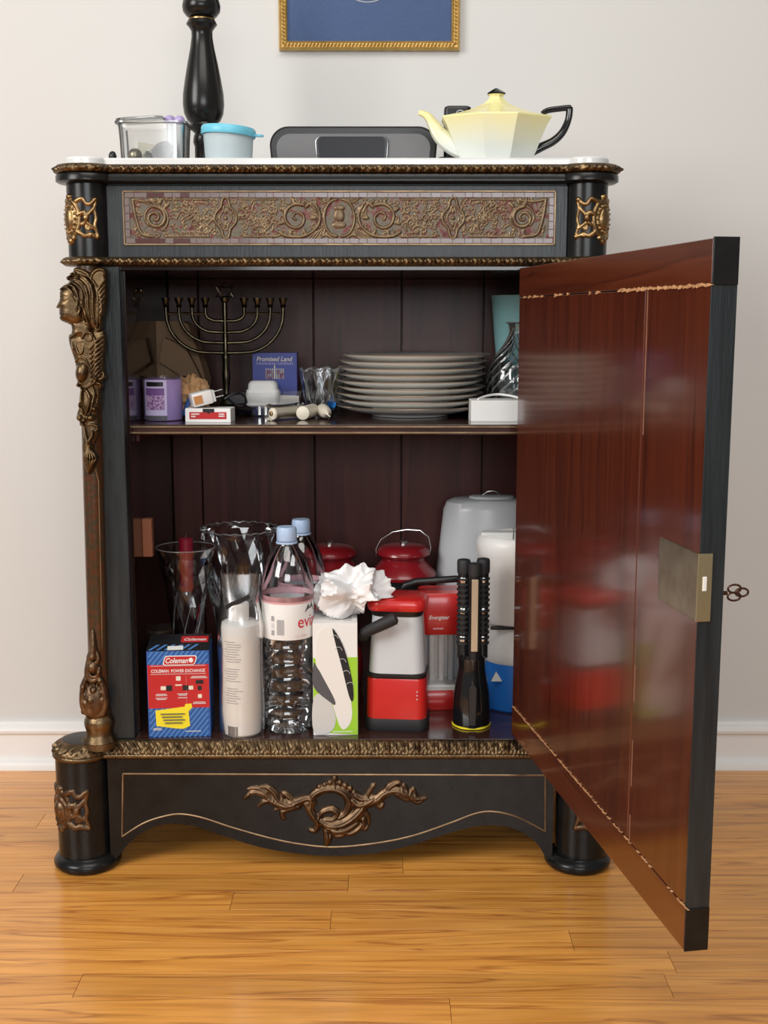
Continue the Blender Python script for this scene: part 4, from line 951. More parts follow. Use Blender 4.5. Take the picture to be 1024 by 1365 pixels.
# red and white carton with plug adapter on it
xq, yq = on(278, 563, ZS)
rw = thing('red_white_carton', 'flat white carton with red printed band at the shelf edge, under the plug', 'box', (xq, yq+.022, ZS), -.03)
ct_h = .0215
obj('carton', MB().box(-.0355, .0355, -.022, .022, 0, ct_h), M['whitepaper'], rw, local=True, bevel=.0006)
obj('red_band', MB().box(-.0290, .0290, -.0223, -.0215, .005, .016), M['boxred'], rw, local=True, smooth=False)
tb_ = MB()
for (a, b, z) in ((-.026, -.013, .0118), (-.026, -.019, .0080), (.017, .026, .0118), (.017, .026, .0085)):
    x = a
    while x < b: q = random.uniform(.0008, .0018); tb_.box(x, min(x+q, b), -.0227, -.0222, z, z+.0022); x += q+.0005
obj('fine_print', tb_, M['whitepaper'], rw, local=True, smooth=False, kind='stuff')
obj('black_notch', MB().prism([(-.008, .0212), (.010, .0212), (.010, .0155), (.004, .0155), (.001, .0130), (-.002, .0155), (-.008, .0155)], -.0226, -.0216), M['boxblack'], rw, local=True, smooth=False)
pl = thing('plug_adapter', 'white charger plug with steel prongs lying on the red and white carton', 'plug', (xq-.008, yq+.020, ZS+ct_h+.0006), rot=(0, -.22, .35))
pl.location.z += .0045
obj('housing', MB().box(-.020, .013, -.014, .014, 0, .0215), M['whiteplastic'], pl, local=True, bevel=.003, rnd=True)
obj('face', MB().box(.013, .017, -.0125, .0125, .0015, .020), M['lightgrey'], pl, local=True, bevel=.001)
for dy in (.006, .0155): obj('prong', MB().box(.017, .032, -.004, -.0005, dy, dy+.0016), M['steel'], pl, local=True, bevel=.0003)
obj('sticker', MB().box(-.0175, -.004, -.0146, -.0138, .004, .017), M['orangeprint'], pl, local=True, smooth=False)
wc = [(.02, .020, .012), (.034, .028, .020), (.045, .034, .020), (.052, .040, .010), (.046, .044, .000), (.032, .042, .004), (.022, .036, .014)]
tag(obj('charging_cable', MB().tube([(xq+.0+p[0], yq+.02+p[1], ZS+.0215+p[2]) for p in catmull(wc, 6)], .0019, 8), M['blackplastic']), 'thin black cable looped behind the white plug', 'cable')
# paper and bags in the back left
tag(obj('crumpled_paper', wad((at(256, 510, .17)[0], .17, ZS+.032), .029, .030, .034, 3, 1.6, .8, base=ZS+.0003), M['tan'], ang=30), 'crumpled tan paper wad behind the purple candle', 'paper')
xb_, zb_2 = at(228, 470, .27)
bagm = MB(); xa, zt_ = at(192, 428, .27); xe, zl2 = at(262, 500, .27)
def bagring(z, f, t): return [(xa-.002+.10*a*f+t*.03, .285+.028*b-.02*t, z) for a, b in ((0, -1), (.3, -1.15), (.7, -.9), (1, -1), (1.06, 0), (1, 1), (.5, .8), (0, 1), (-.03, 0))]
bagm.rings([bagring(ZS+.0003, 1, 0), bagring(ZS+.06, 1.02, .12), bagring(ZS+.11, .92, .0), bagring(ZS+.15, .8, -.08), bagring(zt_, .72, -.1)])
tag(obj('paper_bag', bagm, M['kraft'], smooth=False), 'brown paper bag slumped in the dark back corner behind the menorah', 'bag')
fold = MB().rings([[(at(u, v, .235)[0], .235+d, at(u, v, .235)[1]) for u, v in ((218, 450), (246, 462), (262, 492), (268, 505), (240, 500), (212, 482))] for d in (0, .02)])
tag(obj('folded_paper', fold.add([], []), M['kraft'], smooth=False), 'folded sheet of brown paper leaning against the paper bag', 'paper')
tag(obj('blue_packet', tilt(MB().box(-.010, .010, -.012, .012, 0, .030), 0, .35, .2, (at(247, 540, .13)[0], .150, ZS+.0035)), M['boxblue'], bevel=.002), 'small dark blue packet wedged beside the purple candle', 'packet')
# menorah
Y = .225
mxc = at(300.5, 450, Y)[0]; mz = lambda v: at(300, v, Y)[1]; sm_ = ppm(Y, .78)
mn = thing('menorah', 'nine-branched brass menorah topped by a star, standing at the back', 'menorah', (mxc, Y, ZS), .10)
zl_ = lambda v: mz(v)-ZS
obj('base', MB().lathe([(.042, 0), (.043, .003), (.038, .008), (.020, .012), (.012, .018), (.009, .024), (.011, .03), (.006, .036)], 36), M['brassold'], mn, local=True)
stp = [(.006, .034), (.0045, zl_(520)), (.006, zl_(512)), (.0072, zl_(500)), (.0052, zl_(488)), (.0065, zl_(478)), (.0065, zl_(474)), (.0042, zl_(470)), (.0048, zl_(450)), (.0040, zl_(430)), (.0046, zl_(415)), (.0040, zl_(404)), (.0078, zl_(400)), (.0078, zl_(397)), (.003, zl_(396))]
obj('stem', MB().lathe(stp, 24), M['brassold'], mn, local=True)
for k, (rp_, vj) in enumerate(((77, 470.5), (60, 457), (43, 443), (25.5, 428))):
    R_ = rp_/sm_; zj = zl_(vj); ztip = zl_(418)
    for sg in (-1, 1):
        pts = [(sg*.003, 0, zj), (sg*R_*.30, 0, zj+.0005)]
        pts += [(sg*R_*(.3+.7*math.sin(t)), 0, zj+(ztip-zj)*(1-math.cos(t))) for t in np.linspace(.25, PI/2, 8)]
        pts += [(sg*R_, 0, zl_(408))]
        o = obj('branch', MB().tube(pts, .0030, 10), M['brassold'], mn, local=True)
        cpz = zl_(410)
        obj('candle_cup', MB().lathe([(.0030, cpz), (.0052, cpz+.002), (.0036, cpz+.005), (.0058, cpz+.010), (.0066, zl_(400)), (.0072, zl_(399)), (.0072, zl_(397)), (.0040, zl_(397)), (.0035, zl_(401))], 16, sg*R_, 0), M['brassold'], o, local=True)
for sg in (-1, 1): obj('crossbar', MB().tube([(sg*25.5/sm_, 0, zl_(418)), (sg*77/sm_, 0, zl_(418))], .0021, 8), M['brassold'], mn, local=True)
stb = MB(); zc_s = zl_(389)
for fl_ in (0, PI): stb.tube([(.0155*math.cos(PI/2+fl_+2*PI*k/3), (-.002 if fl_ else .002), zc_s+.0155*math.sin(PI/2+fl_+2*PI*k/3)) for k in range(3)], .0019, 6, closed=True)
obj('star', stb, M['brassold'], mn, local=True); obj('star_post', MB().tube([(0, 0, zl_(398)), (0, 0, zc_s-.013)], .002, 8), M['brassold'], mn, local=True)
# box of candles
Y = .245
xa, zt_ = at(336, 470, Y); xb, _ = at(396, 470, Y)
pb2 = thing('candle_carton', 'indigo carton lettered Promised Land, leaning upright beside the menorah', 'box', ((xa+xb)/2, Y, ZS))
bw_, bh_ = xb-xa, zt_-ZS
obj('carton', MB().box(-bw_/2, bw_/2, 0, .03, 0, bh_), M['indigo'], pb2, local=True, bevel=.0006)
obj('printed_front', MB().box(-bw_/2+.0015, bw_/2-.0015, -.0006, .0004, .0015, bh_-.0015), M['boxblue'] if False else mat('indigo_print', (.05,.07,.34), .35), pb2, local=True, smooth=False)
words(pb2, 'Promised Land', 0, -.0009, bh_-.0145, bw_*.80, .0078, M['cream'], .25, .012); words(pb2, 'CHANUKAH CANDLES', 0, -.0009, bh_-.0200, bw_*.82, .0036, M['lilac'])
for k in range(9):
    xk = -.0145+.0036*k; hk = .011 if k != 4 else .017
    obj('printed_candle', MB().box(xk-.0011, xk+.0011, -.0010, -.0004, bh_-.044, bh_-.044+hk+.004), M['cream'] if k == 4 else M['porcelain_decor'], pb2, local=True, smooth=False)
    obj('printed_flame', MB().box(xk-.0007, xk+.0007, -.0010, -.0004, bh_-.040+hk, bh_-.0375+hk), M['cream'], pb2, local=True, smooth=False)
# night light in a blister pack
xn, yn = on(350, 556, ZS)
nl = thing('night_light', 'white plug-in night light with clear shade and two steel prongs', 'night light', (xn, yn+.02, ZS))
nz = lambda v: at(350, v, yn+.01)[1]-ZS
obj('body', rprism([(.050, .026, .008, nz(542)), (.056, .030, .009, nz(540)), (.056, .030, .009, nz(524)), (.054, .028, .009, nz(520)), (.050, .027, .009, nz(519)), (.048, .026, .009, nz(512)), (.042, .022, .008, nz(508.5)), (.034, .018, .006, nz(507.5))]), M['whiteplastic'], nl, local=True)
obj('clear_base', rprism([(.034, .024, .008, 0.0), (.040, .028, .009, .003), (.046, .030, .010, nz(543)), (.05, .03, .010, nz(541))]), M['tub'], nl, local=True)
for dx in (-.005, .0055): obj('prong', MB().box(dx-.0022, dx+.0022, -.0165, -.0150, nz(553), nz(541)), M['steel'], nl, local=True, bevel=.0003)
cdp = MB(); top_ = []; ks = np.linspace(0, 1, 14)
xl_, xr_ = at(293, 522, yn+.02)[0]-xn, at(403, 522, yn+.02)[0]-xn
front = [(xl_+(xr_-xl_)*t, -.020+.012*math.sin(PI*t)*0-.006*math.sin(PI*t), nz(521)-.001+.0015*math.cos(2*PI*t)) for t in ks]; back = [(x*1.0, y+.030, z-.004) for x, y, z in front]
lowf = [(x*.96, y+.002, z-.016) for x, y, z in front]
V = front+lowf; n_ = len(front)
cdp.add(V, [(k, k+1, n_+k+1, n_+k) for k in range(n_-1)])
tag(obj('blister_card', MB().add([(xn+p[0], yn+.02+p[1], ZS+p[2]) for p in cdp.v], cdp.f), M['bag']), 'clear bent blister sheet wrapped across the front of the night light', 'blister pack')
P('cardback', (.60,.58,.55), .6)
crd = tilt(MB().box(-.020, .020, -.0007, .0007, 0, .017), -.45, .05, .25, (xn+.040, yn+.012, ZS+nz(540)))
tag(obj('printed_card', crd, M['cardback'], smooth=False), 'small grey printed card propped right of the night light', 'card')
crd = tilt(MB().box(-.018, .018, -.0007, .0007, 0, .015), -.5, -.08, -.2, (xn-.042, yn+.010, ZS+nz(538)))
tag(obj('dark_card', crd, M['darkgrey'], smooth=False), 'small dark card propped left of the night light', 'card')
# three tapers lying towards the viewer
def taper(u, v, r0, r1, ln, yaw, label, wick, wrapd=False, tip=False):
    x, y = on(u, v, ZS)
    t = thing('taper_candle', label, 'candle', (x, y, ZS), yaw, 'loose white candles on the shelf')
    pr = [(r0*.5, 0), (r0, .003), (r0, .02), (r1, ln)] if not tip else [(.0025, 0), (r0*.7, .010), (r0, .018), (r1, ln)]
    m = MB().lathe(pr, 24); m.xf(Matrix.Translation((0, 0, max(r0, r1)+.0005)) @ Matrix.Rotation(-PI/2, 4, 'X'))
    obj('wax', m, M['wax'], t, local=True)
    if wick: obj('wick', MB().tube([(0, 0, r0+.0005), (.002, -.006, r0-.001), (.004, -.009, r0-.003)], .0009, 6), M['cream'], t, local=True)
    if wrapd:
        mm = MB().lathe([(r0+.004, -.005), (r0+.0022, .004), (r0+.0015, .03), (r1+.002, ln)], 24, mod=lambda a, z, r: 1+.04*math.sin(7*a+90*z), caps=False); mm.xf(Matrix.Translation((0, 0, r0+.004)) @ Matrix.Rotation(-PI/2, 4, 'X'))
        obj('film_wrap', mm, M['bag'], t, local=True); obj('foil_end', MB().lathe([(.001, -.003), (.0035, -.002), (.004, .001), (.001, .002)], 12).xf(Matrix.Translation((0, 0, r0+.002)) @ Matrix.Rotation(-PI/2, 4, 'X')), M['gilt'], t, local=True)
    return t
taper(362, 561, .0095, .0105, .070, -.68, 'white candle in clear wrap with brass end, leftmost of the loose candles', False, True)
taper(403, 560.5, .0108, .011, .062, -.22, 'white candle with flat round end between the wrapped and pointed ones', False)
taper(436, 560.5, .0095, .0110, .060, .16, 'white pointed candle with wick, rightmost of the loose candles', True, tip=True)
# cut glass bowl with dreidels
Y = .22
cgx, cg = prof(430, Y, [(14, 548), (20, 546), (24, 530), (27, 512), (29, 492)])
cg = [(r, z) for r, z in cg]; cg[0] = (cg[0][0], ZS+.0002); 
gb = tag(obj('glass_bowl', MB().lathe(shell(cg, .003), 40, cgx, Y, mod=lambda a, z, r: 1+.05*abs(math.cos(5*a+40*(z-ZS)))+.03*math.cos(10*a), closed=True), M['crystal'], smooth=False), 'small cut glass bowl holding dreidels left of the plates', 'bowl')
def ridges(parent, profile, cx, cy, n, twist, r, mt, name='cut_ridge', z0=0, lo=0.0, hi=1.0, both=True):
    zs_ = np.array([p[1] for p in profile]); rs_ = np.array([p[0] for p in profile]); zz = np.linspace(zs_[0]+(zs_[-1]-zs_[0])*lo, zs_[0]+(zs_[-1]-zs_[0])*hi, 14)
    for k in range(n):
        for sg in ((1, -1) if both else (1,)):
            pts = [(cx+np.interp(z, zs_, rs_)*math.cos(2*PI*k/n+sg*twist*(z-zz[0])), cy+np.interp(z, zs_, rs_)*math.sin(2*PI*k/n+sg*twist*(z-zz[0])), z) for z in zz]
            obj(name, MB().tube(pts, [r*math.sin(PI*(.12+.8*t)) for t in np.linspace(0, 1, 14)], 6), mt, parent)
ridges(gb, cg, cgx, Y, 9, 9, .0011, M['cutglass'], lo=.1, hi=.95)
obj('rim', MB().tube([(cgx+cg[-1][0]*1.03*math.cos(a), Y+cg[-1][0]*1.03*math.sin(a), cg[-1][1]+.0022*math.cos(9*a)) for a in np.linspace(0, 2*PI, 73)[:-1]], .0014, 6, closed=True), M['cutglass'], gb)
def dreidel(x, y, z, s, mt, label, rot, g='dreidels in the glass bowl'):
    t = thing('dreidel', label, 'dreidel', (x, y, z), group=g, rot=rot)
    obj('body', MB().rings([[(a*w_, b*w_, zz*s) for a, b in ((-1, -1), (1, -1), (1, 1), (-1, 1))] for w_, zz in ((.0005, 0), (.5*s, .55), (.5*s, 1.25), (.12*s, 1.3))]), mt, t, smooth=False, local=True)
    obj('stem', MB().tube([(0, 0, 1.28*s), (0, 0, 1.9*s)], .12*s, 8), mt, t, local=True)
dreidel(cgx+.012, Y-.014, ZS+.010, .013, M['dreidelblue'], 'bright blue dreidel at the bottom of the glass bowl', (.2, .2, .3))
dreidel(cgx-.012, Y-.013, ZS+.008, .011, M['dreidelpurple'], 'dark purple dreidel at the bottom of the glass bowl', (.1, -.3, .1))
dreidel(cgx+.012, Y+.010, ZS+.034, .020, M['olive'], 'olive brass dreidel sticking up above the glass bowl rim', (.15, .35, .7))
# plates
Y = .222
xp0 = at(549, 520, Y)[0]
prp = [(.060, 0), (.064, 0), (.066, .0035), (.080, .0045), (.104, .0095), (.121, .0155), (.1225, .0168), (.121, .0175), (.103, .0118), (.078, .0070), (.002, .0065)]
ordn = ['bottom plate of the stack, resting on the shelf', 'second plate up from the bottom of the stack', 'third plate up from the bottom of the stack', 'fourth plate up from the bottom of the stack', 'middle plate of the stack, fifth from either end', 'fourth plate down from the top of the stack', 'third plate down from the top of the stack', 'second plate down from the top of the stack', 'topmost plate of the stack, with a red floral centre']
pd, prm, pdec = None, None, None
for k in range(9):
    t = thing('dinner_plate', 'porcelain ' + ordn[k], 'plate', (xp0+random.uniform(-.004, .004) + (.003 if k > 5 else -.001), Y+random.uniform(-.003, .003), ZS+.0003+k*.0106+random.uniform(0, .0006)), random.uniform(0, 6), 'stack of porcelain dinner plates')
    if pd is None:
        pd = obj('dish', MB().lathe(prp, 72), M['porcelain'], t, local=True, ang=50)
        prm = obj('gilt_rim', MB().lathe([(.1218, .0160), (.1230, .0167), (.1224, .0176), (.1205, .0174)], 72, closed=True), M['rimgold'], t, local=True)
    else:
        for q in (pd, prm):
            c = q.copy(); COL.objects.link(c); c.parent = t
    if k == 8:
        obj('floral_decoration', MB().lathe([(.030, .0072), (.031, .0074), (.098, .0108), (.096, .0112), (.076, .0077)], 48, closed=True), M['porcelain_decor'], t, local=True)
# turquoise vase, twisted decanter, white box
Y = .315
vx = at(700, 460, Y)[0]
_, vp = prof(700, Y, [(26, 548), (30, 546), (36, 500), (41, 450), (46, 394)])
vp[0] = (vp[0][0], ZS+.0002); vp[1] = (vp[1][0], ZS+.002)
tag(obj('turquoise_vase', MB().lathe(shell(vp, .004), 48, vx, Y, closed=True), M['turq'], ang=40), 'tall flaring turquoise vase at the back right of the shelf', 'vase')
Y = .205
dxv = at(692, 490, Y)[0]
_, dp = prof(692, Y, [(30, 545), (36, 540), (41, 525), (42.5, 510), (40, 492), (34, 478), (26, 467), (19, 457), (14, 446), (13, 440), (15, 433), (17.5, 430)])
dp[0] = (dp[0][0], ZS+.0002)
dec = tag(obj('twisted_decanter', MB().lathe(shell(dp, .003), 96, dxv, Y, mod=lambda a, z, r: 1+.02*math.cos(14*a+30*(z-ZS)), closed=True), M['crystal'], ang=60), 'clear swirled glass decanter in front of the turquoise vase', 'decanter')
ridges(dec, dp, dxv, Y, 16, 22, .0017, M['cutglass'], 'swirl_rib', lo=.02, hi=.97, both=False)
obj('rim', MB().tube([(dxv+dp[-1][0]*math.cos(a), Y+dp[-1][0]*math.sin(a), dp[-1][1]) for a in np.linspace(0, 2*PI, 41)[:-1]], .0014, 6, closed=True), M['cutglass'], dec)
xw, yw = on(628, 562, ZS); wbt = at(640, 534, yw)[1]-ZS
wb = thing('white_carton', 'white carton with a white cable on top, right end of the shelf', 'box', (xw+.045, yw+.03, ZS))
obj('carton', MB().box(-.045, .045, -.03, .03, 0, wbt), M['whitepaper'], wb, local=True, bevel=.0006)
wc = [(-.034, -.025, wbt+.002), (-.020, -.01, wbt+.006), (.0, .0, wbt+.008), (.02, -.01, wbt+.006), (.036, -.018, wbt+.002)]
tag(obj('charging_cable', MB().tube([(xw+.045+a, yw+.03+b, ZS+c) for a, b, c in catmull(wc, 6)], .0019, 8), M['whiteplastic']), 'white cable coiled on the white carton beside the decanter', 'cable')
# ================================================================== lower compartment
# carton of a lamp power pack
xa, ya = on(199, 982, ZF); xb, yb = on(281, 982, ZF)
cw = xb-xa
cm_ = thing('power_pack_carton', 'blue and red printed carton lettered Coleman at the left front', 'box', ((xa+xb)/2, ya, ZF), .07)
chh = at(240, 868, ya)[1]-ZF; cdp_ = .072
obj('carton', MB().box(-cw/2, cw/2, 0, cdp_, 0, chh), M['boxblue'], cm_, local=True, bevel=.0008)
obj('red_panel', MB().box(-cw/2+.001, cw/2-.001, -.0006, .0005, chh*.34, chh*.845), M['boxred'], cm_, local=True, smooth=False)
stripes = MB()
for k in range(22):
    x = -cw/2-.04+k*.0078
    def clipq(z0, z1): return [(x+(z-z0)*.55, z) for z in (z0, z1)]
    for (z0, z1) in ((chh*.845, chh), (0.0, chh*.34)):
        pts = []; xa_, xb_ = x, x+(z1-z0)*.8; lo_, hi_ = 0, -1
        q = [(xa_, z0), (xa_+.0032, z0), (xb_+.0032, z1), (xb_, z1)]
        c9 = lambda p: (min(max(p[0], -cw/2+.001), cw/2-.001), p[1])
        if xb_ > -cw/2+.002 and xa_ < cw/2-.002:
            sl = .8; lo_ = max(xa_, -cw/2+.001); hi_ = min(xb_, cw/2-.0044)
            q = [(lo_, z0+(lo_-xa_)/sl), (lo_+.0032, z0+(lo_-xa_)/sl), (hi_+.0032, z0+(hi_-xa_)/sl), (hi_, z0+(hi_-xa_)/sl)]
        if hi_ > lo_ and q[0][0] >= -cw/2+.0009 and q[2][0] <= cw/2-.0009: stripes.add([(p[0], -.0005, p[1]) for p in q], [(0, 1, 2, 3)])
obj('printed_stripes', stripes, M['boxblue2'], cm_, local=True, smooth=False, kind='stuff')
def rr2(w, h, r, cx, cz, y0, y1):
    out = []
    for sx, sz, a0 in ((1, 1, 0), (-1, 1, PI/2), (-1, -1, PI), (1, -1, 3*PI/2)):
        for k in range(5): a = a0+PI/2*k/4; out.append((cx+sx*(w/2-r)+r*math.cos(a), cz+sz*(h/2-r)+r*math.sin(a)))
    return MB().rings([[(x, y0, z) for x, z in out], [(x, y1, z) for x, z in out]])
def shx(m): m.v = [(x+(z-lz_)*.28, y, z) for x, y, z in m.v]; return m
lz_ = chh*.895
lg = obj('logo_plate', shx(rr2(cw*.52, .0150, .004, 0.003, lz_, -.0012, 0)), M['whitepaper'], cm_, local=True, smooth=False)
obj('logo_field', shx(rr2(cw*.49, .0126, .0032, 0.003, lz_, -.0015, 0)), M['boxred'], lg, local=True, smooth=False)
words(lg, 'Coleman', -.0015, -.0019, lz_-.0042, cw*.36, .0085, M['whitepaper'], .3, .02); 
obj('lantern_mark', MB().ball((cw*.2+.001, -.0012, lz_), .0038, .0008, .0042), M['whitepaper'], lg, local=True)
words(cm_, 'COLEMAN  POWER EXCHANGE', 0, -.0009, chh*.755, cw*.86, .0052, M['whitepaper'], 0, .012)
ic = MB().box(-.0035, .0035, -.0010, -.0004, chh*.66, chh*.71).box(-.005, .005, -.001, -.0004, chh*.60, chh*.615)
obj('lantern_print', ic, M['cream'], cm_, local=True, smooth=False)
for (x, z, w_, h_, mt) in ((-.026, .575, .008, .006, 'cream'), (-.016, .575, .009, .009, 'boxblack'), (.012, .575, .009, .008, 'boxblack'), (.021, .575, .007, .006, 'cream'), (.036, .64, .012, .006, 'boxblack'), (.036, .57, .006, .007, 'boxblack'), (.036, .475, .006, .006, 'cream')):
    obj('product_print', MB().box(x*.9-w_/2, x*.9+w_/2, -.001, -.0004, chh*z-h_/2, chh*z+h_/2), M[mt], cm_, local=True, smooth=False)
tl_ = MB()
for (x, z, w_) in ((-.028, .50, .016), (-.028, .485, .018), (-.028, .455, .018), (-.028, .44, .014), (.006, .50, .016), (.006, .485, .012), (.006, .455, .014), (.033, .70, .022), (.033, .685, .026), (.033, .40, .018), (.033, .385, .02), (-.036, .10, .012), (-.036, .085, .014), (.022, .06, .024)):
    tl_.box(x*.95-w_/2, x*.95+w_/2, -.0010, -.0004, chh*z, chh*z+.0011)
for k in range(18): tl_.box(cw*.12, cw*.12+.0006, -.001, -.0004, chh*(.38+.019*k), chh*(.38+.019*k)+.0009)
for z in (.775+.055, .735): tl_.box(-cw*.44, cw*.44, -.001, -.0004, chh*z, chh*z+.0006)
obj('fine_print', tl_, M['lightgrey'], cm_, local=True, smooth=False, kind='stuff')
ys = obj('yellow_sticker', MB().prism([(-cw*.37, chh*.135), (-.004, chh*.10), (.006, chh*.095), (cw*.17, chh*.13), (cw*.15, chh*.30), (cw*.21, chh*.345), (cw*.20, chh*.39), (cw*.10, chh*.385), (cw*.09, chh*.355), (-cw*.38, chh*.315)], -.0013, -.0004), M['yellow'], cm_, local=True, smooth=False)
for k in range(4): obj('sticker_line', MB().box(-cw*.30+.002*k, cw*.09-.004*(k % 2), -.0032, -.0010, chh*(.27-.035*k), chh*(.27-.035*k)+.0011), M['darkgrey'], ys, local=True, smooth=False)
# torn lid flap
fm = tilt(MB().box(-cw/2, cw/2, 0, cdp_*.86, 0, .0008), .16, 0, 0, (0, .001, chh))
flp = obj('lid_flap', fm, M['boxblack'], cm_, local=True, smooth=False)
obj('flap_logo', tilt(MB().box(.002, cw*.46, .030, .052, .0009, .0015), .16, 0, 0, (0, .001, chh)), M['boxred'], flp, local=True, smooth=False)
m = text_mb('Coleman', cw*.36, .010, .3, .02); m.v = [(a+.024, .034+c, .0018) for a, b, c in m.v]
obj('lettering', tilt(m, .16, 0, 0, (0, .001, chh)), M['whitepaper'], flp, local=True, smooth=False)
stp2 = MB()
for k in range(6): stp2.add([(-.046+.012*k+a, b, .0010) for a, b in ((0, .002), (.005, .002), (.017, .022), (.012, .022))], [(0, 1, 2, 3)])
obj('printed_stripes', tilt(stp2, .16, 0, 0, (0, .001, chh)), M['boxblue2'], flp, local=True, smooth=False, kind='stuff')
obj('torn_label', tilt(MB().box(-.016, .008, .002, .016, .0009, .0014), .16, 0, .05, (0, .001, chh)), M['whitepaper'], flp, local=True, smooth=False)
# dark dish behind it
zd_ = at(212, 838, .20)[1]
tag(obj('amber_dish', MB().lathe([(.026, ZF), (.028, ZF+.003), (.030, zd_-.012), (.032, zd_-.004), (.030, zd_), (.015, zd_+.001)], 36, at(212, 840, .21)[0]-.004, .21), M['glassdark']), 'dark brown glass jar hidden behind the blue carton', 'jar')
# white lotion bottle in a clear bag
xw, yw = on(320, 984, ZF); yw += .030
wz = lambda v: at(320, v, yw)[1]
lb_ = thing('lotion_bottle', 'white pharmacy bottle with square cap inside a clear bag', 'bottle', (xw, yw, ZF))
rb = 27/ppm(yw, .3)
obj('body', MB().lathe([(rb*.9, ZF+.0006), (rb, ZF+.004), (rb, wz(836)), (rb*.97, wz(830)), (rb*.8, wz(827)), (rb*.5, wz(826))], 40, xw, yw), M['whiteplastic'], lb_)
obj('cap', MB().lathe([(rb*.45, wz(828)), (rb*.45, wz(806)), (rb*.42, wz(803))], 24, xw, yw), M['whiteplastic'], lb_)
P('labelwhite', (.80,.78,.74), .5)
wr = lambda u, v: (rb_*math.cos(-PI/2-.1+u/rb_), rb_*math.sin(-PI/2-.1+u/rb_), v)
rb_ = rb+.0003
llb = obj('label', patch(-.030, .026, wz(955)-ZF, wz(842)-ZF, rb+.0002, 16), M['labelwhite'], lb_, local=True)
fp = MB()
for k in range(26):
    z = wz(850+3.2*k)-ZF
    if k in (9, 10, 17, 18): continue
    a = -.024+.002*(k % 3); b = a+random.uniform(.018, .027); q = MB()
    p = patch(a, b, z, z+.0011, rb+.0006, 6); fp.add(p.v, p.f)
obj('fine_print', fp, M['grey'], llb, local=True, smooth=False, kind='stuff')
bc = MB()
for k in range(11): p = patch(-.020+.0016*k, -.020+.0016*k+random.uniform(.0005, .0011), wz(973)-ZF, wz(960)-ZF, rb+.0006, 2); bc.add(p.v, p.f)
obj('barcode', bc, M['darkgrey'], lb_, local=True, smooth=False, kind='stuff')
rngb = np.random.default_rng(5); rings = []
ph_ = rngb.uniform(0, 6, 6)
for v, rx, ry in ((986, .6, .75), (980, 1.12, 1.05), (940, 1.15, 1.06), (900, 1.13, 1.05), (860, 1.13, 1.06), (832, 1.14, 1.08), (815, 1.02, .9), (800, .92, .62), (785, .95, .4), (765, .98, .2)):
    z = max(wz(v), ZF+.0002)
    rings.append([(xw+.0005+rb*rx*math.cos(a)*(1+.03*math.sin(3*a+ph_[0]+z*90)+.025*math.sin(8*a+z*140)), yw+rb*ry*math.sin(a)*(1+.035*math.sin(5*a+ph_[1]+z*120)+.02*math.sin(11*a+z*60)), z) for a in np.linspace(0, 2*PI, 49)[:-1]])
bg_ = tag(obj('clear_bag', MB().rings(rings, caps=False), M['bag']), 'clear plastic bag around the white pharmacy bottle, closed by a black tie', 'bag')
obj('black_tie', MB().rings([[(at(u, v, yw)[0], yw-rb*1.02+d, at(u, v, yw)[1]) for u, v in ((304, 801), (312, 796), (321, 793), (335, 786), (337, 791), (322, 799), (314, 801), (305, 807))] for d in (0, .0012)]), M['boxblack'], bg_, smooth=False)
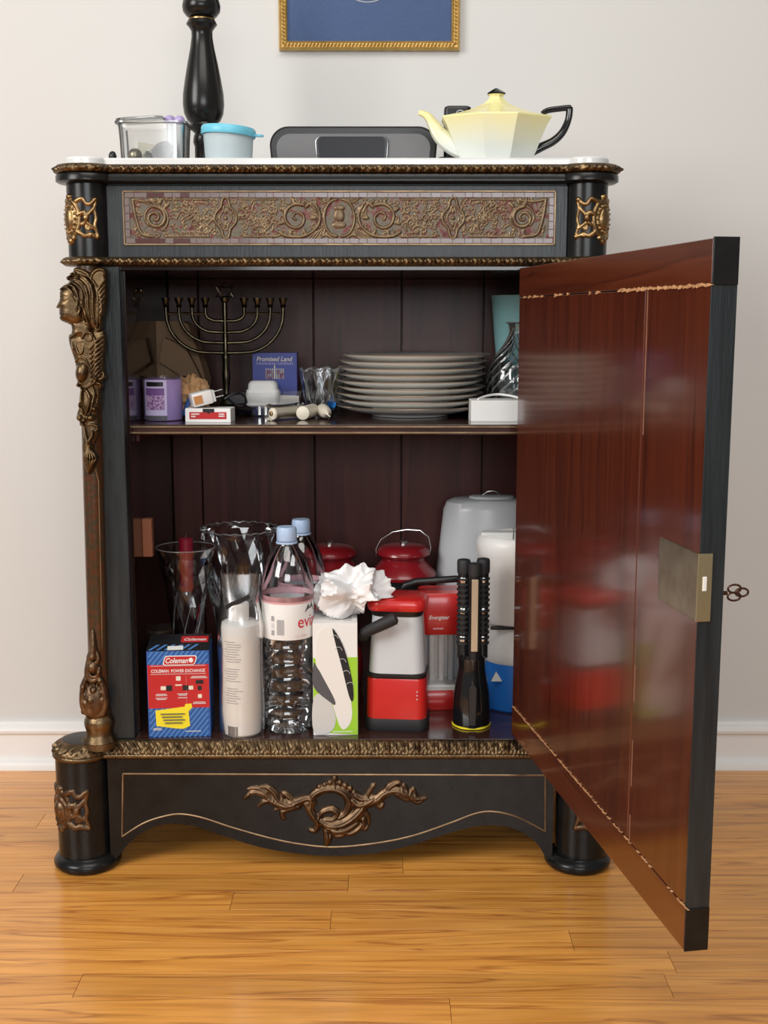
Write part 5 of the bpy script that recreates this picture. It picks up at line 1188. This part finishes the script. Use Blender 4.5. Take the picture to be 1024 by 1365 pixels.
# water bottles
def bottle(u, v, top, group_label, rt):
    x, y = on(u, v, ZF); y += .038
    scale = (at(u, top, y)[1]-ZF)/ .318
    t = thing('water_bottle', group_label, 'bottle', (x, y, ZF), rt, 'clear water bottles')
    s = scale
    prb = [(.006, .010), (.020, .004), (.030, .0), (.036, .002), (.040, .010), (.0405, .020)]
    for z in (.026, .048, .070, .092, .114, .136): prb += [(.0405, z-.006), (.0390, z-.002), (.0385, z), (.0390, z+.002), (.0405, z+.006)]
    prb += [(.0405, .145), (.0395, .150), (.0395, .206), (.0405, .210), (.0405, .222), (.0392, .238), (.0355, .254), (.029, .270), (.0205, .283), (.0155, .289), (.0140, .292), (.0140, .298)]
    prb = [(r*s, z*s) for r, z in prb]
    obj('bottle_wall', MB().lathe(prb, 48, mod=lambda a, z, r: 1+(.018*math.cos(6*a+z*55) if z < .145*s else 0), caps=True), M['pet'], t, local=True)
    obj('neck_ring', MB().lathe([(.0140*s, .2925*s), (.0165*s, .293*s), (.0165*s, .2955*s), (.0140*s, .296*s)], 32, closed=True), M['capblue'], t, local=True)
    cp_ = obj('cap', MB().lathe([(.0148*s, .297*s), (.0152*s, .298*s), (.0152*s, .314*s), (.0138*s, .318*s), (.002, .3182*s)], 48, mod=lambda a, z, r: 1+.015*math.cos(48*a/2)), M['capblue'], t, local=True)
    R = .0398*s
    lab = obj('label', MB().lathe([(R, .150*s), (R+.0002, .151*s), (R+.0002, .204*s), (R, .205*s)], 48, caps=False), M['whitepaper'], t, local=True)
    obj('pink_band', MB().lathe([(R, .205*s), (R+.0003, .2055*s), (R+.0001, .216*s)], 48, caps=False), M['pinkband'], lab, local=True)
    rr_ = R+.0006; f = lambda a, b: (rr_*math.cos(-PI/2+a/rr_), rr_*math.sin(-PI/2+a/rr_), b)
    words(lab, 'evian', .0445, 0, .168*s, .050, .0185, M['evianred'], 0, .004, mapf=f)
    words(lab, '1.5L ONLY', .026, 0, .154*s, .024, .0035, M['pinkband'], 0, .006, mapf=f)
    mtm = MB()
    for pts in ([(.032, .191), (.040, .204), (.044, .197), (.049, .206), (.058, .191)],): mtm.add([f(a, b*s) for a, b in pts], [tuple(range(len(pts)))])
    obj('mountain_mark', mtm, M['darkgrey'], lab, local=True, smooth=False)
    bcm = MB()
    for k in range(12): p = patch(-.014+k*.0010, -.0135+k*.0010, .158*s, .182*s, rr_, 1); bcm.add(p.v, p.f)
    obj('barcode', bcm, M['grey'], lab, local=True, smooth=False, kind='stuff')
    for k in range(3): p = patch(-.024, -.0185, (.157+.011*k)*s, (.165+.011*k)*s, rr_, 2); obj('label_icon', p, M['lightgrey'] if k == 1 else M['grey'], lab, local=True, smooth=False)
    return t
bottle(383, 980, 702, 'clear water bottle with pale blue cap and red lettered label, front one', 0)
bottle(402, 948, 692, 'clear water bottle with pale blue cap, standing behind the front one', -.72)
# green and white carton
xa, ya = on(418, 980, ZF); xb, _ = on(477, 980, ZF); gw = xb-xa; gh = at(448, 831, ya)[1]-ZF
gb_ = thing('flashlight_carton', 'tall white and lime green carton with a printed white flashlight', 'box', ((xa+xb)/2, ya, ZF), .03)
obj('carton', MB().box(-gw/2, gw/2, 0, .085, 0, gh), M['whitepaper'], gb_, local=True, bevel=.0007)
obj('green_field', MB().prism([(-gw/2+.0005, .006), (gw/2-.0005, .0005), (gw/2-.0005, gh*.70), (.012, gh*.70), (-.002, gh*.60), (-gw/2+.0005, gh*.70)], -.0006, .0004), M['lime'], gb_, local=True, smooth=False)
obj('green_side', MB().box(gw/2-.0003, gw/2+.0005, .0005, .0845, .0005, gh*.70), M['lime'], gb_, local=True, smooth=False)
P('printgrey', (.60,.60,.58), .45)
fl1 = [(-.030, gh*.66), (-.026, gh*.90), (-.010, gh*.97), (.004, gh*.86), (.018, gh*.52), (.026, gh*.20), (.018, gh*.07), (.006, gh*.09), (-.010, gh*.40), (-.022, gh*.56)]
fp_ = obj('printed_flashlight', MB().prism(catmull(fl1, 5, True), -.0011, -.0004), M['labelwhite'], gb_, local=True, smooth=False)
dk = [(-.003, gh*.955), (.014, gh*.78), (.026, gh*.50), (.028, gh*.33), (.022, gh*.34), (.010, gh*.62), (.000, gh*.84)]
obj('printed_grip', MB().prism(catmull(dk, 5, True), -.0015, -.0008), M['boxblack'], fp_, local=True, smooth=False)
for k in range(5): obj('grip_ring', MB().tube([(-.001+.0060*k+.006*math.cos(a), -.0016, gh*(.86-.105*k)+.007*math.sin(a)) for a in np.linspace(.2, 2.6, 8)], .0004, 5), M['lightgrey'], fp_, local=True)
fl2 = [(-gw/2+.001, gh*.64), (-gw/2+.006, gh*.62), (-.004, gh*.36), (.000, gh*.28), (-.008, gh*.30), (-gw/2+.001, gh*.44)]
obj('printed_grip', MB().prism(catmull(fl2, 4, True), -.0013, -.0006), M['darkgrey'], gb_, local=True, smooth=False)
fl3 = [(-gw/2+.001, gh*.34), (-.014, gh*.36), (.000, gh*.18), (-.006, gh*.04), (-gw/2+.001, gh*.03)]
obj('printed_base', MB().prism(catmull(fl3, 4, True), -.0012, -.0005), M['printgrey'], gb_, local=True, smooth=False)
m = text_mb('1000', .046, .013); m.v = [(.026-c, .040+a, gh+.0006) for a, b, c in m.v]
obj('lettering', m, M['grey'], gb_, local=True, smooth=False)
fpm = MB()
for k in range(12): fpm.box(-.004+k*.0026, -.0023+k*.0026, -.0010, -.0004, .005, .0068)
obj('fine_print', fpm, M['whitepaper'], gb_, local=True, smooth=False, kind='stuff')
# crumpled white plastic bag on the carton
yb_ = ya; xcb_u = 474
# front lantern
xn, yn = on(531, 976, ZF); yn += .042
lz_ = lambda v: at(531, v, yn-.04)[1]-ZF
ln_ = thing('camping_lantern', 'red camping lantern with frosted diffuser and black side handle, front centre', 'lantern', (xn, yn, ZF), -.10)
w1 = 84/ppm(yn-.04, .28)
obj('foot', rprism([(w1*.97, .078, .014, 0), (w1, .082, .016, .003), (w1, .082, .016, lz_(962)), (w1*.97, .08, .016, lz_(959))]), M['blackrubber'], ln_, local=True)
bd_ = obj('body', rprism([(w1*.965, .078, .016, lz_(960)), (w1*.97, .078, .016, lz_(955)), (w1*.95, .076, .016, lz_(909)), (w1*.93, .074, .016, lz_(906))]), M['red'], ln_, local=True)
for k in range(3): obj('indicator', MB().ball((w1*.34, -.039, lz_(922+5*k)), .0012), M['lightgrey'], bd_, local=True)
obj('collar', rprism([(w1*.90, .072, .016, lz_(907)), (w1*.96, .077, .016, lz_(904)), (w1*.96, .077, .016, lz_(901)), (w1*.88, .072, .016, lz_(899))]), M['blackplastic'], ln_, local=True)
obj('diffuser', rprism([(w1*.90, .073, .018, lz_(903)), (w1*.90, .073, .018, lz_(896)), (w1*.80, .064, .018, lz_(822))]), M['greyclear'], ln_, local=True)
obj('neck', rprism([(w1*.80, .066, .018, lz_(824)), (w1*.86, .070, .018, lz_(819)), (w1*.92, .074, .020, lz_(815))]), M['blackplastic'], ln_, local=True)
obj('top_cap', rprism([(w1*.93, .076, .020, lz_(816)), (w1*.96, .080, .022, lz_(812)), (w1*.96, .080, .022, lz_(807)), (w1*.92, .075, .022, lz_(802)), (w1*.80, .064, .020, lz_(800))], 8), M['red'], ln_, local=True)
hx = lambda u: at(u, 835, yn-.05)[0]-xn
obj('handle', MB().tube([(hx(489), .005, lz_(862)), (hx(486), -.030, lz_(852)), (hx(490), -.046, lz_(843)), (hx(504), -.052, lz_(835)), (hx(520), -.054, lz_(827)), (hx(531), -.052, lz_(822)), (hx(533), -.051, lz_(821))], [.007, .0075, .0085, .0092, .0098, .0096, .006], 14), M['blackrubber'], ln_, local=True)
yc_ = yb_+.045; xcb, zcb = at(474, 775, yc_)
bgm = wad((xcb-.003, yc_, ZF+gh+.037), .056, .046, .042, 5, 1.1, .9, 80, 54, ZF+gh+.0012)
ltop = ZF+lz_(800)+.0012; lx0 = xn-w1/2-.004
bgm.v = [(x, y, max(z, ltop) if x > lx0 else z) for x, y, z in bgm.v]
tag(obj('plastic_bag', bgm, M['tissue'], ang=32), 'crumpled white plastic bag resting on the green carton', 'bag')
# second lantern, behind: red head, clear tube chamber
Y = .165
e0, ez1 = at(563, 790, Y); e1, _ = at(618, 790, Y)
xe = (e0+e1)/2
el = thing('tube_lantern', 'red and clear tube lantern lettered Energizer with black carry handle behind', 'lantern', (xe, Y, ZF), .05)
gz = lambda v: at(590, v, Y-.03)[1]-ZF
we = (e1-e0)+.018
obj('foot', rprism([(we*.94, .066, .014, 0), (we, .070, .016, .003), (we, .070, .016, gz(926)), (we*.9, .062, .014, gz(920))]), M['red'], el, local=True)
obj('white_tray', rprism([(we*.88, .060, .014, gz(924)), (we*.9, .062, .014, gz(915)), (we*.8, .054, .012, gz(912))]), M['whiteplastic'], el, local=True)
obj('clear_chamber', rprism([(we*.86, .058, .014, gz(916)), (we*.88, .060, .014, gz(842))]), M['tub'], el, local=True)
for dx in (-.018, -.002, .014): obj('light_tube', MB().tube([(dx, 0, gz(916)), (dx, 0, gz(844))], .0055, 12), M['lightgrey'], el, local=True)
obj('reflector', MB().box(-we*.36, we*.36, .012, .016, gz(916), gz(844)), M['lightgrey'], el, local=True, smooth=False)
hd_ = obj('head', rprism([(we*.90, .060, .014, gz(846)), (we*.96, .066, .016, gz(838)), (we, .070, .016, gz(826)), (we, .070, .016, gz(797)), (we*.92, .062, .016, gz(791))]), M['red'], el, local=True)
words(hd_, 'Energizer', -.009, -.0356, gz(826), .034, .0085, M['whitepaper'], .25, .015)
fpm = MB()
for k in range(9): fpm.box(-.019+k*.0019, -.0177+k*.0019, -.0350, -.0330, gz(838), gz(836))
obj('fine_print', fpm, M['pinkband'], hd_, local=True, smooth=False, kind='stuff')
hL = at(522, 800, Y)[0]-xe
obj('handle', MB().tube([(hL+.012, 0, gz(805)), (hL+.014, -.01, gz(795)), (hL+.022, -.012, gz(783)), (hL+.040, -.012, gz(778)), (.02, -.012, gz(775)), (.05, -.01, gz(776)), (.056, 0, gz(790))], [.007, .007, .007, .006, .006, .006, .006], 10), M['blackplastic'], el, local=True)
obj('handle_pivot', MB().box(hL+.004, -we*.45, -.02, .02, gz(815), gz(800)), M['blackplastic'], el, local=True, bevel=.003)
# red gas lanterns at the back
def gaslantern(u, Y, dv, label, bail=True):
    x, _ = at(u, 750, Y)
    z = lambda v: at(u, v+dv, Y)[1]-ZF
    s = 1/ppm(Y, .47)
    t = thing('gas_lantern', label, 'lantern', (x, Y, ZF), group='red domed gas lanterns')
    obj('fuel_base', MB().lathe([(.050, 0), (.055, .004), (.058, .03), (.055, .06), (.045, .075), (.03, .08)], 40), M['darkred'], t, local=True)
    obj('globe', MB().lathe(shell([(.036, .08), (.040, .085), (.043, z(800)), (.040, z(772))], .002), 40, closed=True), M['glass'], t, local=True)
    obj('mantle_post', MB().lathe([(.008, .08), (.008, .14), (.014, .15), (.012, z(780))], 16), M['blackplastic'], t, local=True)
    obj('black_collar', MB().lathe([(.030, z(788)), (36*s, z(782)), (36*s, z(768)), (20*s, z(764))], 40), M['blackplastic'], t, local=True)
    vt = obj('ventilator', MB().lathe([(20*s, z(770)), (43*s, z(768)), (44*s, z(764)), (42*s, z(760)), (33*s, z(750)), (29*s, z(746)), (29*s, z(742)), (34*s, z(740)), (36*s, z(737)), (34*s, z(731)), (28*s, z(727)), (16*s, z(725)), (4*s, z(724.5))], 56), M['darkred'], t, local=True)
    obj('top_nut', MB().lathe([(5*s, z(726)), (5*s, z(721)), (2*s, z(720))], 12), M['steel'], vt, local=True)
    if bail:
        obj('bail', MB().tube([(-36*s, 0, z(742)), (-37*s, 0, z(732)), (-30*s, 0, z(719)), (-14*s, 0, z(709)), (4*s, 0, z(706)), (22*s, 0, z(707)), (33*s, 0, z(716)), (36*s, 0, z(730)), (34*s, 0, z(740))], .0013, 8), M['steel'], t, local=True)
gaslantern(538, .285, 0, 'dark red domed lantern with raised wire bail behind the plastic bag')
gaslantern(440, .285, 1, 'dark red domed lantern half hidden behind the water bottles', False)
# triple stick light
xt, yt = on(630, 973, ZF); yt += .028
tz = lambda v: at(630, v, yt-.02)[1]-ZF
tf = thing('stick_flashlight', 'black three-stick flashlight standing on its head with yellow rim', 'flashlight', (xt, yt, ZF), .0)
pxs = 1/ppm(yt-.02, .3)
obj('yellow_rim', MB().lathe([(24*pxs, 0), (26*pxs, .001), (26*pxs, .0035), (24*pxs, .004)], 48, mod=lambda a, z, r: 1+.02*math.cos(6*a)), M['yellow'], tf, local=True)
hdm = obj('head', MB().lathe([(25*pxs, .003), (26*pxs, .006), (25.5*pxs, tz(945)), (24*pxs, tz(925)), (20*pxs, tz(905)), (18*pxs, tz(893)), (18.5*pxs, tz(880)), (15*pxs, tz(876))], 60, mod=lambda a, z, r: 1+.05*max(0, math.cos(3*(a+PI/2)))**3), M['blackgloss'], tf, local=True)
obj('ridge', MB().prism([(-5*pxs, tz(965)), (5*pxs, tz(965)), (6*pxs, tz(915)), (0, tz(905)), (-6*pxs, tz(915))], -27.5*pxs, -20*pxs), M['blackplastic'], hdm, local=True, bevel=.002)
for k, (dx, dy, top) in enumerate(((-12, 4, 750), (1.5, -12, 753), (14, 5, 749))):
    X_, Y_ = dx*pxs, dy*pxs
    g = obj('stick', MB().lathe([(7.5*pxs, tz(882)), (7.5*pxs, tz(765))], 24, X_, Y_), M['blackplastic'], tf, local=True)
    obj('stick_cap', MB().lathe([(8.5*pxs, tz(768)), (9*pxs, tz(764)), (9*pxs, tz(752)), (8*pxs, tz(top)), (4*pxs, tz(top-1))], 24, X_, Y_), M['blackrubber'], g, local=True)
    if k == 1:
        obj('light_strip', MB().box(X_-4.5*pxs, X_+4.5*pxs, Y_-8.6*pxs, Y_-4*pxs, tz(868), tz(772)), M['champagne'], g, local=True, bevel=.001)
    else:
        for j in range(13):
            zc0 = tz(862-7.2*j)
            obj('grip_rib', MB().lathe([(7*pxs, zc0-.0022), (9.2*pxs, zc0-.0015), (9.2*pxs, zc0+.0015), (7*pxs, zc0+.0022)], 20, X_, Y_, closed=True), M['blackrubber'], g, local=True)
        for v in (777, 818, 856): obj('steel_band', MB().lathe([(7.4*pxs, tz(v+4)), (7.9*pxs, tz(v+3)), (7.9*pxs, tz(v-3)), (7.4*pxs, tz(v-4))], 20, X_, Y_, closed=True), M['steel'], g, local=True)
# blue and white drink jug
xj0, yj = on(650, 946, ZF); Y = yj+.036
jx = at(690, 850, Y)[0]
jz = lambda v: at(690, v, Y-.04)[1]-ZF
q = 1/ppm(Y-.05, .35)
jg = thing('water_jug', 'blue and white insulated drink jug with white cup lid at the right', 'jug', (jx, Y, ZF))
obj('body', MB().lathe([(46*q, 0), (48*q, .003), (48*q, jz(884)), (46*q, jz(880))], 56), M['blueplastic'], jg, local=True)
obj('white_mark', MB().prism([(-.048, jz(905)), (-.040, jz(892)), (-.030, jz(905))], -44*q, -40*q), M['whiteplastic'], jg, local=True, smooth=False)
obj('shoulder', MB().lathe([(48*q, jz(884)), (50*q, jz(880)), (50*q, jz(868)), (47*q, jz(856)), (42*q, jz(838)), (40*q, jz(832))], 56), M['whiteplastic'], jg, local=True)
obj('spout_arm', MB().box(-.05, -.012, -44*q, -36*q, jz(837), jz(833)), M['blackplastic'], jg, local=True, bevel=.001)
cl = obj('cup_lid', MB().lathe([(53*q, jz(832)), (55*q, jz(829)), (56*q, jz(745)), (58*q, jz(742)), (58*q, jz(728)), (55*q, jz(720)), (52*q, jz(718)), (50*q, jz(724)), (10*q, jz(724))], 64, sy=.9), M['whiteplastic'], jg, local=True)
obj('lid_grip', MB().box(-52*q, 52*q, -.012, .012, jz(726), jz(714)), M['whiteplastic'], cl, local=True, bevel=.003)
obj('wire_handle', MB().tube([(-.012, -.02, jz(722)), (-.012, -.02, jz(708)), (.004, -.02, jz(704)), (.03, -.02, jz(704))], .0014, 8), M['steel'], cl, local=True)
# frosted bucket upside down behind it
Y = .311
bx_ = at(655, 700, Y)[0]; bz = lambda v: at(655, v, Y)[1]-ZF
q = 1/ppm(Y, .5)
bk = thing('frosted_shade', 'large frosted plastic cover with steel ring on top, behind the jug', 'cover', (bx_, Y, ZF))
obj('cover', MB().lathe(shell([(78*q, 0), (77*q, .02), (73*q, bz(760)), (64*q, bz(678)), (60*q, bz(668)), (52*q, bz(664)), (2*q, bz(663))], .002), 64, closed=True, sy=.57), M['greyclear'], bk, local=True)
obj('top_ledge', MB().lathe([(30*q, bz(665)), (30*q, bz(661)), (27*q, bz(660)), (2*q, bz(660))], 40, sy=.57), M['greyclear'], bk, local=True)
obj('steel_ring', MB().tube([(-12*q, 0, bz(664)), (-11*q, 0, bz(659)), (-6*q, 0, bz(655.5)), (0, 0, bz(654.5)), (6*q, 0, bz(655.5)), (11*q, 0, bz(659)), (12*q, 0, bz(664))], .0016, 8), M['steel'], bk, local=True)
# glass vases at the left
Y = .142
_, vp = prof(247, Y, [(22, 930), (23, 926), (20, 900), (19, 860), (21, 830), (25, 800), (29, 775), (34, 750), (39, 729)])
vgx = at(249, 800, Y)[0]; vp[0] = (vp[0][0], ZF+.0002); vp[1] = (vp[1][0], ZF+.004)
def facets(pr, n, cx, cy, cut, tw=.5, upto=1.0):          # diamond-cut wall: every other row turned by half a facet, cut points standing proud
    V = []; z0_, z1_ = pr[0][1], pr[-1][1]; rows = len(pr)
    for i, (r, z) in enumerate(pr):
        for k in range(n):
            a = 2*PI*(k+(tw if i % 2 else 0))/n; c = 1+(cut if (k+i//2) % 2 else -cut)*(1 if (z-z0_)/(z1_-z0_) < upto else .1)
            V.append((cx+r*c*math.cos(a), cy+r*c*math.sin(a), z))
    Fs = []
    for i in range(rows-1):
        for k in range(n):
            l = (k+1) % n; A, B_, C, D = i*n+k, i*n+l, (i+1)*n+k, (i+1)*n+l
            Fs += [(A, B_, C), (B_, D, C)] if i % 2 == 0 else [(A, B_, D), (A, D, C)]
    Fs.append(tuple(range(n)))
    return MB().add(V, Fs)
def dense(pr, k):
    out = []
    for (r0, a), (r1, b) in zip(pr[:-1], pr[1:]):
        for j in range(k): out.append((r0+(r1-r0)*j/k, a+(b-a)*j/k))
    return out+[pr[-1]]
tv = tag(obj('trumpet_vase', facets(dense(vp, 2), 18, vgx, Y, .055, upto=.72), M['crystal'], smooth=False), 'slender trumpet-shaped clear glass vase holding a dark red candle', 'vase')
obj('rim', MB().tube([(vgx+vp[-1][0]*math.cos(a), Y+vp[-1][0]*math.sin(a), vp[-1][1]) for a in np.linspace(0, 2*PI, 49)[:-1]], .0009, 6, closed=True), M['cutglass'], tv)
ridges(tv, vp, vgx, Y, 7, 9, .0012, M['cutglass'], lo=.05, hi=.72, both=False)
rcx, rz0 = at(249, 772, Y); zt_ = at(249, 717, Y)[1]
rc = thing('red_candle', 'dark red pillar candle standing inside the trumpet-shaped glass vase', 'candle', (rcx, Y, rz0-.020))
obj('wax', MB().lathe([(.0095, 0), (.0112, .002), (.0116, zt_-rz0+.018), (.009, zt_-rz0+.020), (.002, zt_-rz0+.019)], 28), M['redwax'], rc, local=True)
obj('wick', MB().tube([(0, 0, zt_-rz0+.019), (.001, 0, zt_-rz0+.026)], .0007, 6), M['darkgrey'], rc, local=True)
Y = .245
_, vp = prof(321, Y, [(26, 925), (27, 920), (26, 880), (30, 850), (37, 810), (43, 780), (48, 745), (51, 712), (52, 705)])
vgx = at(321, 780, Y)[0]; vp[0] = (vp[0][0], ZF+.0002); vp[1] = (vp[1][0], ZF+.005)
ztop = vp[-1][1]
cv = tag(obj('crystal_vase', facets(dense(vp, 2), 26, vgx, Y, .035, upto=.93), M['crystal'], smooth=False), 'large cut crystal vase with scalloped rim behind the white pharmacy bottle', 'vase')
obj('scalloped_rim', MB().tube([(vgx+(vp[-1][0]+.0008*math.cos(24*a))*math.cos(a), Y+(vp[-1][0]+.0008*math.cos(24*a))*math.sin(a), ztop+.0022*abs(math.cos(12*a))) for a in np.linspace(0, 2*PI, 193)[:-1]], .0011, 6, closed=True), M['cutglass'], cv)
rv = random.Random(3); zs2 = np.array([p[1] for p in vp]); rs2 = np.array([p[0] for p in vp])
for k in range(9):                                        # starburst cuts round the bowl
    a0 = 2*PI*k/9; zc9 = ZF+.155
    for j in range(9):
        t9 = -1.15+2.3*j/8; pts = []
        for q9 in np.linspace(.12, 1, 6):
            L9 = .060*(1-.3*abs(t9)/1.15)*q9; z = zc9+L9*math.cos(t9)*1.0; r9 = float(np.interp(z, zs2, rs2))*1.01
            pts.append((vgx+r9*math.cos(a0+L9*math.sin(t9)/r9), Y+r9*math.sin(a0+L9*math.sin(t9)/r9), min(z, ztop-.004)))
        obj('starburst_cut', MB().tube(pts, [.0003, .0010, .0013, .0012, .0008, .0002], 5), M['cutglass'], cv)
